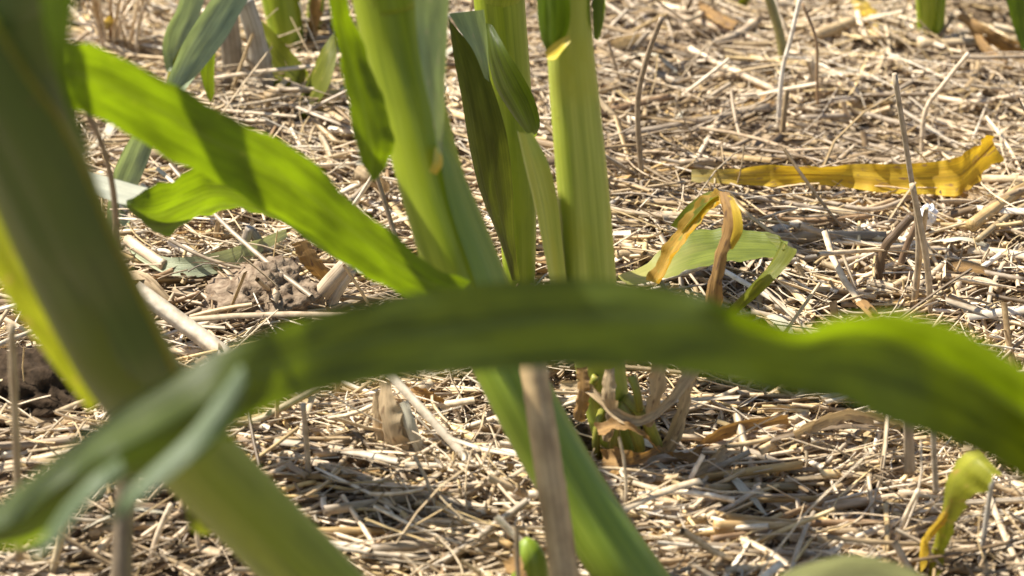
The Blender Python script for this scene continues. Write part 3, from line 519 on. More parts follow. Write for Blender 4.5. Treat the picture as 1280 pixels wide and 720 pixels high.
leaf('leaf_fold', R((955, 290, 1.32, 978, 312, 1.305), (976, 298, 1.315, 996, 312, 1.30), (962, 330, 1.31, 984, 332, 1.30), (938, 358, 1.315, 954, 364, 1.30), (908, 388, 1.33, 918, 394, 1.33)), G_OLIVE, W, camber=.15)
leaf('leaf_fold', R((808, 350, 1.31, 822, 354, 1.30), (828, 312, 1.305, 842, 318, 1.295), (850, 278, 1.30, 864, 290, 1.29), (872, 250, 1.295, 884, 264, 1.285), (893, 238, 1.29, 898, 254, 1.28), (908, 240, 1.285, 908, 254, 1.28)), G_ORANGE, W, camber=.3, ripple=.08)
leaf('leaf_fold', R((838, 282, 1.306, 852, 290, 1.30), (858, 258, 1.30, 872, 268, 1.292), (880, 242, 1.296, 888, 250, 1.288), (896, 238, 1.292, 900, 244, 1.288)), G_OLIVE, W, camber=.2)
leaf('leaf_tip', R((898, 240, 1.286, 910, 240, 1.282), (904, 262, 1.284, 924, 262, 1.276), (904, 285, 1.284, 926, 290, 1.276), (896, 312, 1.285, 910, 318, 1.28), (888, 345, 1.29, 904, 350, 1.285), (880, 378, 1.30, 902, 382, 1.295), (878, 398, 1.31, 896, 400, 1.31)), DRYBROWN, W, camber=.35, ripple=.08)
leaf('leaf_tip', R((906, 242, 1.284, 916, 246, 1.28), (912, 262, 1.281, 926, 266, 1.274), (912, 285, 1.281, 928, 290, 1.274), (906, 308, 1.283, 916, 312, 1.279)), G_YELLOW2, W, camber=.3)
o = leaf('fallen_leaf', [tuple(L(x, y, u) for x, y, u in ((a, b, c), (d, e, f))) for a, b, c, d, e, f in ((150, 286, .010, 146, 296, .004), (182, 314, .008, 176, 326, .004), (225, 322, .010, 222, 346, .003), (275, 314, .012, 278, 340, .003), (320, 300, .012, 322, 318, .004), (358, 286, .012, 360, 296, .008))], G_SILVER, None, camber=.1, ripple=.04)
tag(o, 'pale green leaf strip lying on straw under the twisted leaf', 'leaf')
o = leaf('curled_leaf', R((1226, 566, 1.15, 1250, 590, 1.13), (1208, 572, 1.155, 1238, 606, 1.13), (1194, 590, 1.16, 1216, 622, 1.14), (1187, 618, 1.17, 1202, 640, 1.155), (1176, 650, 1.185, 1192, 664, 1.175), (1166, 682, 1.195, 1182, 690, 1.19), (1158, 740, 1.195, 1176, 742, 1.19)), G_YGREEN, None, camber=.3, ripple=.06, rip_n=4)
tag(o, 'dry yellow strip curling alongside the narrow yellow green leaf', 'leaf')
o2 = leaf('curled_leaf', R((1222, 578, 1.15, 1228, 584, 1.145), (1200, 606, 1.15, 1206, 612, 1.145), (1180, 640, 1.17, 1186, 646, 1.165), (1156, 668, 1.19, 1164, 676, 1.185), (1148, 705, 1.195, 1156, 710, 1.19), (1140, 735, 1.195, 1146, 737, 1.19)), G_YELLOW, None, camber=.3, ripple=.12, rip_n=4)
o, o2 = o2, o; o['label'] = 'dry yellow strip curling alongside the narrow yellow green leaf'; o['category'] = 'leaf'; o = o2
tag(o, 'narrow curling yellow green leaf standing up from the straw', 'leaf')
o = leaf('leaf_tip', R((930, 745, .96, 930, 800, .99), (990, 712, .96, 990, 790, .99), (1060, 694, .96, 1060, 790, .99), (1120, 704, .96, 1120, 780, .99), (1170, 730, .965, 1170, 780, .99), (1240, 800, .98, 1240, 815, .99)), G_SILVER, None, camber=.1)
tag(o, 'pale blurred green leaf edge in front of the straw bundle', 'leaf')
SH = thing('corn_shoot', base_at(655, 745), 'stubby cut green shoot with yellow torn edge beside the brown dry stem', 'shoot')
stalk('stem', [(664, 760, 1.165, 25), (663, 720, 1.16, 24), (661, 694, 1.155, 20), (659, 680, 1.153, 12), (658, 673, 1.152, 3)], ST_GREEN, SH, n=24)
leaf('sheath', R((616, 692, 1.15, 628, 702, 1.15), (634, 700, 1.145, 636, 716, 1.14), (646, 686, 1.14, 654, 712, 1.132), (650, 720, 1.14, 660, 736, 1.132), (652, 760, 1.15, 664, 762, 1.14)), DRYBROWN, SH, camber=.2, ripple=.05)

# ------------------------------------------------------------------ dry stubble and canes traced from the photograph
TAN_, GREY, GOLD, BLEACH, BROWN, DARK, WHITE = (.56, .41, .24), (.42, .34, .25), (.64, .44, .19), (.74, .60, .43), (.34, .22, .12), (.17, .11, .06), (.82, .73, .60)
def upright(name, pts, r, col, label, category='stubble', d0=None, lean=0.0, sides=10, nodes=(), flat=1.0, taper=.9, group=None, sink=.006):
    """pts from the base upward, in pixels; the base stands on the soil under its first pixel"""
    b = G(*pts[0]); b.z = hz(b.x, b.y); d = d0 or depth(b)
    q = []
    for i, (px, py) in enumerate(pts):
        up = (pts[0][1]-py)*pxm(d)
        q.append(P(px, py, d - up*(.53-lean)))
    if d0 is None: q[0] = q[0]-Vector((0, 0, sink))
    o = tube(name, q, [r*pxm(d)*(1-(1-taper)*i/(len(pts)-1)) for i in range(len(pts))], CANE if r > 5 else STRAW, None, col, sides=sides, nodes=nodes, flat=flat, jit=.06, seed=int(px))
    return tag(o, label, category, group)
upright('dry_stem', [(714, 800), (703, 700), (688, 600), (676, 520), (664, 440)], 19, (.54, .39, .21), 'thick weathered tan dry stem standing in front of the leaning stalk', 'dry stem', sides=14, nodes=((.47, .10, .02),), d0=1.10, lean=.4)
upright('stubble_stump', [(152, 790), (152, 720), (155, 640), (160, 590)], 14, (.24, .19, .13), 'dark dry stump standing under the tip of the arching leaf', d0=1.08, lean=.3, sides=12)
upright('stubble_stump', [(296, 132), (292, 90), (286, 35), (284, 10)], 14, (.34, .30, .25), 'grey split stubble stump, shorter of the weathered pair', sides=9, flat=.6)
upright('stubble_stump', [(334, 140), (328, 90), (318, 40), (305, 0)], 13, (.44, .41, .36), 'pale grey stubble stump, taller of the weathered pair', sides=9, nodes=((.45, .18, .05),), flat=.7)
upright('stubble_stump', [(344, 166), (341, 140), (338, 115)], 10, (.40, .29, .16), 'short tan cut stump in front of the weathered grey pair', sides=9)
upright('stubble_stump', [(304, 352), (304, 315), (312, 284)], 9, (.46, .40, .33), 'short grey broken stump leaning against another below the lit leaf', sides=9, taper=.6)
upright('leaning_cane', [(362, 352), (338, 322), (312, 286)], 7, (.33, .29, .24), 'dark grey broken cane leaning on a short stump', 'cane', sides=9)
upright('cut_cane', [(378, 400), (402, 368), (436, 328)], 12, (.62, .50, .36), 'thick bleached cut cane leaning beside the soil clod', 'cane', sides=12)
upright('cut_cane', [(404, 402), (418, 372), (440, 336)], 8, (.66, .58, .46), 'thinner bleached cane behind the thick cut cane', 'cane', sides=9)
upright('dry_stem', [(24, 700), (22, 600), (18, 500), (14, 405)], 5.5, (.48, .38, .24), 'thin pale dry stem standing upright by the dark soil', 'dry stem', d0=1.12)
upright('dry_stem', [(148, 312), (141, 235), (127, 180), (108, 140)], 4, (.30, .21, .13), 'thin brown dry stem crossing the silvery leaf tip', 'dry stem', d0=1.16)
upright('dry_stem', [(803, 262), (803, 235), (797, 134), (808, 75), (827, 22)], 3.6, (.32, .24, .16), 'thin curved grey brown stem standing right of the upright corn', 'dry stem')
upright('dry_stem', [(972, 168), (977, 95), (988, 50), (1001, -6)], 3, WHITE, 'thin white dry stem rising above the straw', 'dry stem', lean=.2)
upright('dry_stem', [(1024, 150), (1021, 100), (1020, 50), (1003, 4)], 2.2, BROWN, 'hair thin brown stem beside the white dry stem', 'dry stem', lean=.2)
upright('dry_stem', [(984, 104), (976, 50), (962, 0), (955, -20)], 6, (.36, .32, .12), 'fading green and tan stem behind the white dry stem', 'dry stem', lean=.2)
upright('dry_stem', [(1153, 202), (1156, 142), (1180, 105), (1211, 66)], 3.2, BLEACH, 'bleached bent stem rising above the golden leaf', 'dry stem', lean=.2)
upright('dry_stem', [(1138, 396), (1147, 330), (1146, 270), (1136, 205), (1118, 92)], 3.6, (.42, .34, .24), 'tall thin tan stem standing before the golden leaf', 'dry stem')
upright('dry_stem', [(1166, 404), (1160, 340), (1150, 280), (1140, 230)], 4.2, (.47, .37, .25), 'shorter tan stem crossing the tall thin one', 'dry stem')
upright('dry_stem', [(1142, 396), (1150, 320), (1158, 260)], 3.4, TAN_, 'stiff tan stem with white fluff beside it', 'dry stem')
upright('dry_stem', [(1092, 374), (1104, 316), (1120, 292), (1140, 270)], 6, DARK, 'dark brown hooked stem rising from the straw', 'dry stem', lean=.2)
upright('dry_stem', [(1116, 368), (1128, 322), (1150, 270)], 4.5, (.20, .13, .08), 'dark brown straight stem behind the hooked one', 'dry stem', lean=.2)
upright('dry_stem', [(1137, 592), (1136, 545), (1135, 500)], 7, (.44, .35, .25), 'flat tan stem standing just under the arching leaf', 'dry stem', d0=1.22, flat=.5)
upright('dry_stem', [(1170, 616), (1168, 575), (1166, 530)], 4, (.40, .33, .25), 'thin grey tan stem standing beside the flat one', 'dry stem', d0=1.21)
upright('dry_stem', [(1112, 700), (1126, 660), (1148, 612)], 3.5, BLEACH, 'pale leaning straw poking up out of the straw bundle', 'dry stem', lean=.1)
upright('dry_stem', [(1222, 722), (1230, 670), (1240, 600)], 3.6, (.44, .40, .36), 'thin grey stem standing right of the curling leaf', 'dry stem')
upright('dry_stem', [(388, 630), (385, 580), (379, 505)], 3.8, (.46, .36, .25), 'thin tan stem standing below the arching leaf near its lit stalk', 'dry stem')
upright('dry_stem', [(52, 740), (72, 690), (84, 640)], 5, (.60, .48, .30), 'pale golden stem leaning by the dark stump', 'dry stem')
upright('dry_stem', [(178, 720), (196, 672), (214, 630)], 4, BLEACH, 'bleached straw leaning right beside the dark stump', 'dry stem', lean=.2)
upright('dry_stem', [(188, 706), (210, 682), (236, 658)], 4, (.62, .50, .35), 'bleached straw leaning low across its neighbour', 'dry stem', lean=.3)
upright('dry_stem', [(262, 712), (248, 680), (246, 652)], 3.6, BLEACH, 'short curved pale straw beside the green stalk base', 'dry stem', lean=.2)
upright('dry_stem', [(536, 560), (535, 535), (534, 508)], 3.5, GOLD, 'short golden stem standing by the flared stump', 'dry stem')

FS = thing('flared_stump', base_at(505, 598), 'old dry stump with flared papery husk below the arching leaf', 'stubble')
b = base_at(505, 598)
tube('stump', [b+Vector((0, .004, -.005)), b+Vector((-.001, .004, .012)), b+Vector((-.003, .002, .030))], [.0058, .0052, .0030], CANE, FS, (.40, .31, .21), sides=12, jit=.08)
for rows in (R((474, 478, 1.255, 488, 478, 1.255), (476, 520, 1.262, 500, 518, 1.252), (486, 560, 1.268, 510, 560, 1.258), (490, 602, 1.27, 518, 602, 1.262)),
             R((496, 505, 1.255, 510, 500, 1.255), (508, 540, 1.255, 522, 535, 1.255), (522, 572, 1.26, 532, 565, 1.262), (532, 598, 1.27, 538, 592, 1.27)),
             R((466, 492, 1.26, 474, 486, 1.26), (466, 530, 1.265, 480, 524, 1.262), (476, 575, 1.27, 488, 570, 1.268))):
    leaf('husk', rows, BLEACHLEAF if rows[0][0].x > P(490, 505, 1.255).x else DRYLEAF, FS, camber=.3, ripple=.10, rip_n=3)
# fluff
g = L(1160, 285)
bm = bmesh.new(); bmesh.ops.create_icosphere(bm, subdivisions=3, radius=.0042)
for v in bm.verts: v.co *= 1+.5*(mnoise.noise(v.co*500)); v.co.z *= 1.5
me = bpy.data.meshes.new('fluff'); bm.to_mesh(me); bm.free()
fm, t, out = new_mat('white_fluff'); bs = nd(t, 'ShaderNodeBsdfPrincipled'); bs.inputs['Base Color'].default_value = (.8, .8, .82, 1); bs.inputs['Roughness'].default_value = 1; t.links.new(bs.outputs[0], out.inputs[0])
me.materials.append(fm); o = bpy.data.objects.new('fluff', me); COL.objects.link(o); o.location = P(1160, 270, depth(g)-.008)
tag(o, 'small tuft of white fluff caught on dry stems', 'fluff')

# lying canes and straws seen one by one in the photograph
def lying(pts, r, col, label, name='straw', category='straw', up=0.003, nodes=(), group=None):
    d = depth(L(*pts[0])); q = [L(a, b, up+r*pxm(d)) for a, b in pts]
    o = tube(name, q, [r*pxm(d)]*len(pts), CANE if r > 4.4 else STRAW, None, col, sides=9, nodes=nodes, jit=.05, n=max(10, 5*len(pts)), seed=int(pts[0][0]))
    return tag(o, label, category, group)
for pts, r, col, lab in (
    ([(770, 171), (860, 155), (960, 134)], 5.5, GREY, 'long thick grey cane lying right of the upright corn stalk'),
    ([(743, 143), (790, 132), (835, 122)], 5, BROWN, 'brown cane lying above the long grey cane'),
    ([(862, 61), (915, 88), (980, 118), (1004, 126)], 4, BLEACH, 'long bleached straw running down to the thin white stem'),
    ([(850, 203), (950, 198), (1044, 197)], 4, (.45, .35, .24), 'long tan straw lying just above the golden leaf'),
    ([(1000, 148), (1080, 144), (1115, 152), (1180, 168)], 4, GREY, 'long grey bent straw lying above the golden leaf'),
    ([(1018, 45), (1066, 27)], 7.5, (.56, .42, .24), 'short thick tan cane at the far edge'),
    ([(1148, 56), (1210, 54), (1272, 51)], 6.5, (.56, .44, .28), 'straight tan cane lying before the twin stemmed shoot'),
    ([(888, 56), (920, 44), (948, 26)], 5.5, (.58, .46, .32), 'pale cane curving toward the far edge'),
    ([(780, -4), (800, 16), (822, 38)], 4, GREY, 'grey straw pointing down to the thin curved stem'),
    ([(868, 203), (890, 165), (912, 126)], 3.2, BLEACH, 'thin bleached straw crossing the long grey cane'),
    ([(958, 299), (1030, 296), (1108, 296)], 7, (.46, .37, .25), 'thick tan cane lying behind the dying leaf'),
    ([(1040, 330), (1110, 316), (1190, 310)], 4, GREY, 'grey straw lying beyond the hooked dark stem'),
    ([(960, 330), (1040, 318)], 3.5, (.42, .36, .28), 'grey tan straw beside the folded dying leaf'),
    ([(984, 366), (1040, 362), (1095, 372)], 4, TAN_, 'curved tan straw below the hooked dark stem'),
    ([(1165, 300), (1215, 335), (1280, 350)], 3.5, GREY, 'grey straw running right from the white fluff'),
    ([(1170, 345), (1230, 352), (1250, 362)], 5, (.60, .46, .30), 'pale tan cane behind the arching leaf'),
    ([(884, 610), (940, 608), (997, 609)], 5, (.42, .32, .17), 'olive brown straight straw above the straw bundle'),
    ([(890, 674), (960, 664), (1025, 654), (1130, 654)], 4.5, BROWN, 'long brown straw lying along the top of the bundle'),
    ([(1020, 676), (1085, 679), (1154, 685)], 6, (.60, .45, .26), 'golden cane in the straw bundle'),
    ([(1034, 664), (1090, 666), (1148, 671)], 5.5, (.58, .45, .29), 'tan cane in the bundle, just above the golden one'),
    ([(1062, 691), (1105, 697), (1148, 704)], 4.5, BLEACH, 'bleached straw in the bundle, below the golden cane'),
    ([(893, 657), (940, 658), (992, 660)], 7, (.62, .42, .19), 'short thick golden cane at the end of the bundle'),
    ([(848, 682), (926, 684)], 5.5, (.30, .23, .16), 'dark brown cane below the short golden cane'),
    ([(917, 556), (955, 572), (998, 590)], 5, GREY, 'grey cane sloping through the shaded hollow'),
    ([(892, 708), (915, 692), (980, 692), (1050, 697)], 4, (.36, .28, .19), 'bent brown straw below the bundle'),
    ([(578, 608), (620, 602), (659, 596)], 4.5, BLEACH, 'straight bleached straw touching the brown dry stem'),
    ([(546, 630), (590, 656), (642, 684)], 4.5, GOLD, 'golden straw sloping down to the cut shoot'),
    ([(586, 672), (606, 640), (618, 606)], 3, (.44, .33, .2), 'thin brown straw crossing the golden straw'),
    ([(428, 620), (448, 650), (468, 682)], 3.2, BLEACH, 'thin bleached straw lying in front of the flared stump'),
    ([(470, 680), (515, 645), (566, 605)], 2.8, BROWN, 'long thin brown straw running toward the bleached one'),
    ([(410, 600), (440, 560), (470, 506)], 3.5, (.44, .34, .22), 'brown straw lying left of the flared stump'),
    ([(300, 548), (340, 570), (384, 596)], 4.5, (.40, .29, .18), 'brown straw lying beside the near stalk'),
    ([(-4, 558), (45, 555), (96, 549)], 5.5, (.36, .28, .19), 'dark cane lying below the dark soil bank'),
    ([(186, 194), (212, 193), (236, 196)], 8, (.50, .38, .24), 'thick tan cane under the lit leaf'),
    ([(160, 300), (182, 316), (206, 332)], 7, BLEACH, 'bleached flat cane beside the pale fallen leaf'),
    ([(214, 302), (245, 320)], 6, WHITE, 'white cane piece behind the pale fallen leaf'),
    ([(184, 350), (205, 343), (226, 332)], 3.5, BROWN, 'dark straw lying in front of the pale fallen leaf'),
    ([(185, 388), (215, 378), (250, 366)], 3.2, BROWN, 'thin brown straw lying by the soil clod'),
    ([(470, 152), (500, 172), (528, 164)], 5, (.56, .45, .31), 'pale cane between the two leaning stems'),
    ([(880, 410), (930, 396), (1000, 372)], 4, (.40, .30, .18), 'brown straw emerging behind the arching leaf'),
    ([(770, 318), (820, 318), (868, 322)], 5.5, (.58, .44, .26), 'tan cane lying right of the upright corn under the dying leaf'),
    ([(1020, 250), (1090, 262), (1140, 246)], 3.2, GREY, 'grey straw curving below the golden leaf'),
    ([(890, 238), (960, 250), (1030, 262)], 3.2, (.4, .33, .25), 'grey tan straw sloping below the golden leaf'),
    ([(1080, 262), (1150, 240), (1235, 224)], 3, TAN_, 'long tan straw running below the golden leaf tip'),
    ([(936, 260), (1000, 275), (1090, 270)], 3.2, BROWN, 'brown straw beyond the dying leaf'),
    ([(1036, 192), (1052, 214), (1078, 254)], 2.2, GREY, 'thin grey straw crossing the middle of the golden leaf'),
    ([(905, 200), (930, 222), (990, 240)], 2, BROWN, 'thin brown straw crossing the dull end of the golden leaf'),
    ([(1104, 246), (1140, 226), (1172, 214)], 2.4, BLEACH, 'bleached straw laid over the golden leaf near its torn strip'),
    ([(1010, 240), (1024, 214), (1036, 196)], 1.8, BROWN, 'hair thin brown straw upright against the golden leaf'),
    ([(1160, 120), (1220, 128), (1284, 116)], 3.6, BLEACH, 'bleached straw at the right behind the bent stem')):
    lying(pts, r, col, lab)
lying([(1214, 282), (1246, 258), (1290, 226)], 8, (.60, .42, .19), 'thick golden cane propped on the straw below the golden leaf tip', 'cane', 'cane', up=.010)
lying([(1232, 262), (1262, 244), (1300, 232)], 5, (.38, .27, .15), 'brown cane propped behind the thick golden cane', 'cane', 'cane', up=.012)
lying([(1222, 300), (1262, 268), (1296, 250)], 4, (.42, .32, .18), 'slim brown cane leaning along the thick golden cane', 'cane', 'cane', up=.008)
for rows, mt, lab in (
    (((991, 539, .010, 995, 548, .004), (1025, 522, .014, 1030, 536, .006), (1058, 512, .016, 1064, 526, .008), (1096, 518, .014, 1098, 534, .006), (1132, 530, .010, 1130, 540, .004)), DRYLEAF, 'brown papery leaf bent over the straw beneath the arching leaf'),
    (((856, 572, .006, 868, 582, .004), (884, 545, .012, 894, 556, .006), (918, 528, .014, 926, 542, .008), (985, 518, .012, 986, 528, .006)), DRYBROWN, 'long brown dead leaf reaching right from the corn base'),
    (((862, 588, .006, 870, 596, .004), (890, 570, .010, 896, 584, .004), (905, 555, .012, 918, 566, .006)), DRYLEAF, 'short tan dead leaf in front of the long brown one'),
    (((745, 60, .004, 745, 72, .002), (770, 48, .014, 775, 66, .004), (800, 42, .012, 806, 58, .004)), DRYLEAF, 'grey tan curled leaf scrap behind the upright corn'),
    (((870, 6, .010, 878, 2, .01), (888, 24, .012, 900, 16, .014), (915, 38, .008, 925, 28, .010)), DRYBROWN, 'brown curled leaf scrap at the far edge'),
    (((505, 480, .006, 508, 492, .004), (530, 486, .012, 528, 500, .004), (556, 500, .010, 552, 510, .004)), DRYBROWN, 'orange brown curled leaf scrap by the flared stump'),
    (((1190, 232, .008, 1200, 246, .004), (1225, 238, .008, 1232, 252, .004)), DRYLEAF, 'white dry leaf scrap below the golden leaf tip'),
    (((990, 330, .012, 1000, 328, .014), (1000, 348, .006, 1008, 346, .006)), DRYLEAF, 'upright white leaf scrap beside the folded dying leaf'),
    (((440, 222, .010, 448, 206, .014), (462, 232, .008, 468, 214, .014), (484, 244, .004, 488, 230, .008)), DRYLEAF, 'pale dry leaf scrap left of the middle leaning stalk'),
    (((365, 305, .02, 385, 300, .02), (378, 330, .012, 402, 326, .014), (400, 352, .004, 420, 350, .004)), DRYBROWN, 'tan dry husk standing by the thick cut cane')):
    o = leaf('leaf_scrap', [(L(a, b, c), L(d, e, f)) for a, b, c, d, e, f in rows], mt, None, camber=.2, ripple=.06)
    tag(o, lab, 'dry leaf')

# dry grass tuft at the far left
T = thing('grass_tuft', base_at(150, 72), 'tuft of dry tan grass blades at the far left', 'grass tuft')
rg = random.Random(5)
for k in range(26):
    bx = 150+rg.uniform(-22, 24); by = 72+rg.uniform(-8, 8); tx = bx+rg.uniform(-30, 34); ty = by-rg.uniform(40, 110)
    g = G(bx, by); d = depth(g); up = (by-ty)*pxm(d)
    tube('blade', [g+Vector((0, 0, -.003)), P((bx*.6+tx*.4)+rg.uniform(-6, 6), by*.5+ty*.5, d-up*.25), P(tx, ty, d-up*.5+rg.uniform(-.02, .02))], [.0011, .001, .0004], STRAW, T,
         rg.choice([TAN_, (.40, .28, .15), BROWN, BLEACH]), sides=5, n=9)
o = leaf('leaf_scrap', [(L(122, 36, .012), L(128, 40, .010)), (L(128, 28, .022), L(138, 34, .018)), (L(136, 20, .030), L(142, 26, .028))], G_YELLOW, None, camber=.2)
tag(o, 'small orange leaf scrap by the dry grass tuft', 'dry leaf')

# ------------------------------------------------------------------ soil clods
def clod(px, py, wx, wz, mat, label, seed, wy=None):
    bm = bmesh.new(); bmesh.ops.create_icosphere(bm, subdivisions=5, radius=1)
    d = depth(G(px, py)); sx = wx*pxm(d)/2; sz = wz*pxm(d)/2/.88; sy = wy or sx*.8
    off = Vector((seed*7.1, seed*3.3, 0))
    for v in bm.verts:
        q = v.co.copy(); k = 1.15+.30*mnoise.noise(q*1.6+off)-.30*abs(mnoise.noise(q*3.2+off))-.20*abs(mnoise.noise(q*7+off))+.12*mnoise.noise(q*16+off)+.07*mnoise.noise(q*36+off)
        v.co = Vector((q.x*sx, q.y*sy, q.z*sz))*k
    for f in bm.faces: f.smooth = True
    me = bpy.data.meshes.new('soil_clod'); bm.to_mesh(me); bm.free(); me.materials.append(mat)
    o = bpy.data.objects.new('soil_clod', me); COL.objects.link(o); g = G(px, py+wz*.25); o.location = (g.x, g.y, hz(g.x, g.y)+sz*(.45 if mat == CLOD else .85)); o.rotation_euler.z = seed
    tag(o, label, 'clod')
clod(325, 388, 150, 70, CLOD, 'large crumbly brown soil clod below the lit leaf', 1)
clod(268, 408, 46, 40, CLOD, 'small brown clod against the large crumbly one', 2)
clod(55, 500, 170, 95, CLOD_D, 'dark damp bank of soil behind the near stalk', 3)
clod(600, 545, 66, 44, CLOD, 'brown clod left of the middle leaning stalk', 4)
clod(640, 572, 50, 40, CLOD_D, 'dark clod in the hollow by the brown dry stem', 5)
clod(706, 500, 46, 44, CLOD, 'brown clod at the foot of the upright corn', 6)
clod(735, 535, 90, 66, CLOD_D, 'soil clod coloured dark as shade under the roots of the upright corn', 7)  # dark soil colour adds shade at the corn base
clod(836, 578, 80, 30, CLOD, 'low brown clod right of the corn roots', 8)
clod(560, 520, 50, 30, CLOD, 'brown clod right of the flared stump', 9)

# ------------------------------------------------------------------ loose straws lying on top, one object each
kinds = [('straw', 'straw', BLEACH, (.030, .070), (.0007, .0012), 'long bleached straw lying', 60),
         ('straw', 'straw', GOLD, (.025, .060), (.0007, .0012), 'long golden straw lying', 34),
         ('straw', 'straw', GREY, (.030, .080), (.0007, .0012), 'long grey straw lying', 34),
         ('straw', 'straw', BROWN, (.025, .070), (.0006, .0011), 'long brown straw lying', 28),
         ('straw', 'straw', WHITE, (.010, .020), (.0009, .0015), 'short white straw piece', 40),
         ('straw', 'straw', TAN_, (.012, .024), (.0010, .0016), 'short thick tan straw piece', 44)]
MARKS = [(150, 60, 'near the dry grass tuft'), (310, 110, 'near the weathered grey stumps'), (190, 215, 'under the lit leaf'), (260, 320, 'near the pale fallen leaf'), (330, 390, 'by the large soil clod'),
         (50, 500, 'by the dark soil bank'), (130, 680, 'by the dark dry stump'), (330, 560, 'behind the near stalk'), (500, 560, 'by the flared stump'), (600, 650, 'between near stalk and brown dry stem'), (470, 230, 'between the leaning stalk and its leaf'),
         (790, 100, 'right of the upright corn'), (830, 250, 'between upright corn and golden leaf'), (870, 330, 'by the dying leaf'), (920, 40, 'behind the pale curving cane'), (980, 120, 'around the thin white stem'), (1160, 60, 'before the twin stemmed shoot'), (1180, 130, 'around the bleached bent stem'),
         (1060, 215, 'along the golden leaf'), (1100, 330, 'by the hooked dark stem'), (1240, 310, 'near the thick golden cane'), (800, 560, 'by the roots of the upright corn'), (960, 580, 'in the shaded hollow'), (1020, 670, 'around the straw bundle'), (1210, 650, 'by the curling leaf'), (860, 690, 'right of the lower leaning stalk'), (1130, 560, 'under the arching leaf')]
rg = random.Random(77)
for nm, ct, col, lr, rr, lab, cnt in kinds:
    for k in range(cnt):
        px = rg.uniform(20, 1260); py = rg.uniform(8, 712)
        while (850 < px < 1260 and 180 < py < 262) or (780 < px < 1000 and 270 < py < 390): px = rg.uniform(20, 1260); py = rg.uniform(8, 712)
        g = G(px, py)
        ln = rg.uniform(*lr); r = rg.uniform(*rr); yaw = rg.gauss(0, .75) if rg.random() < .7 else rg.uniform(0, 3.14)
        bend = rg.gauss(0, .06)*ln; dv = Vector((math.cos(yaw), math.sin(yaw), 0)); sv = Vector((-dv.y, dv.x, 0))
        q = []
        for t in (-.5, -.17, .17, .5):
            p = g + dv*(t*ln) + sv*(bend*(t*t*4-.5))
            p.z = hz(p.x, p.y)+TOP+r+rg.uniform(-.001, .002); q.append(p)
        zz = [p.z for p in q]; a = max(zz); sl = rg.gauss(0, .06)
        for i, p in enumerate(q): p.z = .5*p.z+.5*(sum(zz)/4)+sl*(i-1.5)*ln/3
        f = rg.uniform(.8, 1.12)
        o = tube(nm, q, [r, r*.97, r*.94, r*.9], STRAW, None, tuple(c*f for c in col), sides=7, n=9, nodes=((.5, .25, .03),) if rg.random() < .3 else ())
        mk = min(MARKS, key=lambda m: (m[0]-px)**2+(m[1]-py)**2)[2]
        tag(o, lab+' '+mk, ct, lab.replace('straw piece', 'straw pieces').replace('straw lying', 'straws lying'))

for k in range(78):
    px = rg.uniform(20, 1260); py = rg.uniform(8, 712)
    while (850 < px < 1260 and 180 < py < 262) or (760 < px < 1000 and 260 < py < 390) or (480 < px < 560 and 470 < py < 620): px = rg.uniform(20, 1260); py = rg.uniform(8, 712)
    g = G(px, py); ln = rg.uniform(.03, .13); r = rg.uniform(.0011, .0026); yaw = rg.gauss(0, .45); dv = Vector((math.cos(yaw), math.sin(yaw), 0)); bd = Vector((-dv.y, dv.x, 0))*rg.gauss(0, .03)*ln
    q = [g+dv*(t*ln)+bd*(4*t*t-.5) for t in (-.5, 0, .5)]
    zz = sum(hz(p.x, p.y) for p in q)/3+TOP
    for i, p in enumerate(q): p.z = zz+r*.6+(i-1)*rg.gauss(0, .02)*ln
    cname, c = rg.choice([('grey', GREY), ('tan', TAN_), ('bleached', BLEACH), ('brown', (.40, .28, .16)), ('golden', GOLD)])
    f = rg.uniform(.85, 1.1); mk = min(MARKS, key=lambda m: (m[0]-px)**2+(m[1]-py)**2)[2]
    o = tube('cane', q, [r, r*.97, r*.93], CANE, None, tuple(v*f for v in c), sides=9, n=13, jit=.05, seed=k, nodes=((rg.uniform(.2, .8), .22, .025),), flat=rg.uniform(.55, 1))
    tag(o, 'thick flattened %s cane lying %s' % (cname, mk), 'cane', 'thick canes lying in the litter')
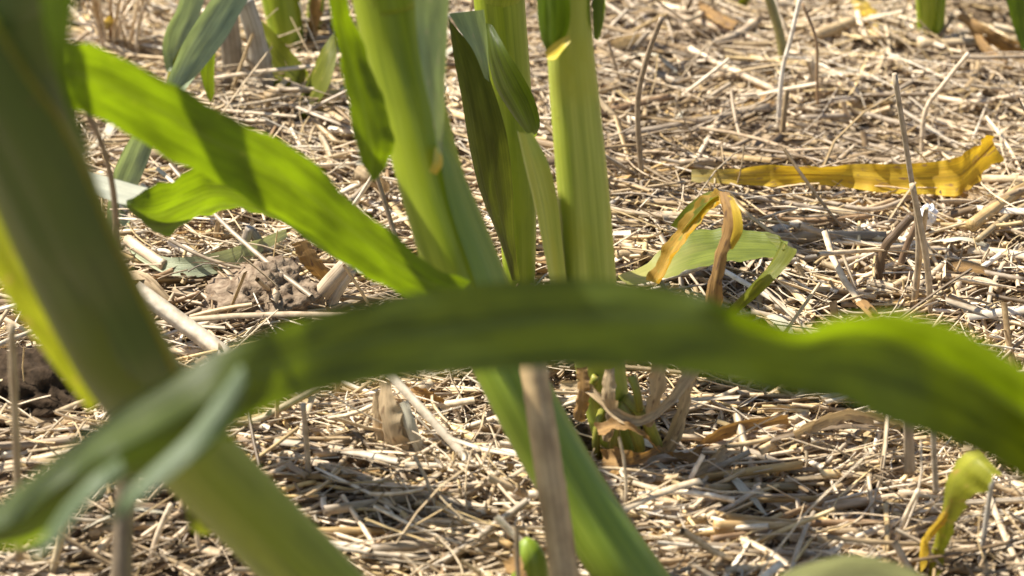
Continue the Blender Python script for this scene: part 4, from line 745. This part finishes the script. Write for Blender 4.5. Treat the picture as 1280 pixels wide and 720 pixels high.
for k in range(46):
    px = rg.uniform(20, 1260); py = rg.uniform(8, 712)
    while (850 < px < 1260 and 180 < py < 262) or (760 < px < 1000 and 260 < py < 390): px = rg.uniform(20, 1260); py = rg.uniform(8, 712)
    g = G(px, py); ln = rg.uniform(.018, .05); wd = rg.uniform(.002, .0045); yaw = rg.gauss(0, .8); dv = Vector((math.cos(yaw), math.sin(yaw), 0)); sv = Vector((-dv.y, dv.x, 0))
    rows = []; tw = rg.uniform(-1, 1); ro = rg.uniform(-.6, .6); bd = rg.gauss(0, .12)*ln; ar = rg.uniform(0, .008)
    for t in (-.5, -.17, .17, .5):
        c = g+dv*(t*ln)+sv*(bd*(4*t*t-.5)); c.z = hz(c.x, c.y)+TOP+.0025+ar*(.25-t*t)*4; a = ro+tw*t; e = wd*(1-abs(t)*rg.uniform(.6, 1.5))
        o_ = sv*(math.cos(a)*e)+Vector((0, 0, math.sin(a)*e)); rows.append((c-o_, c+o_))
    mt, cname = rg.choice([(DRYLEAF, 'pale papery'), (DRYLEAF, 'pale papery'), (DRYBROWN, 'brown curled'), (BLEACHLEAF, 'white bleached'), (BLEACHLEAF, 'white bleached')])
    mk = min(MARKS, key=lambda m: (m[0]-px)**2+(m[1]-py)**2)[2]
    o = leaf('leaf_scrap', rows, mt, None, n=12, m=5, camber=.2, ripple=.08, rip_n=2, seed=k)
    tag(o, '%s leaf scrap lying %s' % (cname, mk), 'dry leaf', 'small dry leaf scraps in the litter')

# loose soil crumbs round the clods (uncountable)
cv = []; cf = []; rgc = np.random.default_rng(31)
for px, py, rad, nn in ((325, 400, .035, 160), (50, 510, .045, 160), (620, 560, .030, 160), (760, 560, .035, 220), (700, 510, .02, 80), (245, 425, .02, 60)):
    c = G(px, py)
    for _ in range(nn):
        a = rgc.uniform(0, 6.28); q = rad*abs(rgc.normal(0, .6)); x = c.x+q*math.cos(a)*1.3; y = c.y+q*math.sin(a); r = rgc.uniform(.0008, .0028); k = len(cv)
        z = hz(x, y)+rgc.uniform(.2, 1)*TOP
        for dx, dy, dz in ((1, 0, 0), (-1, 0, 0), (0, 1, 0), (0, -1, 0), (0, 0, 1), (0, 0, -1)):
            j = rgc.uniform(.7, 1.2)*r; cv.append((x+dx*j+rgc.normal(0, .2)*r, y+dy*j+rgc.normal(0, .2)*r, z+dz*j*.8))
        cf += [(k+i, k+j, k+4) if s > 0 else (k+j, k+i, k+5) for i, j in ((0, 2), (2, 1), (1, 3), (3, 0)) for s in (1, -1)]
o = mesh_obj('soil_crumbs', cv, cf, CLOD, smooth=False); o['kind'] = 'stuff'
tag(o, 'loose brown soil crumbs scattered around the clods and roots', 'soil')
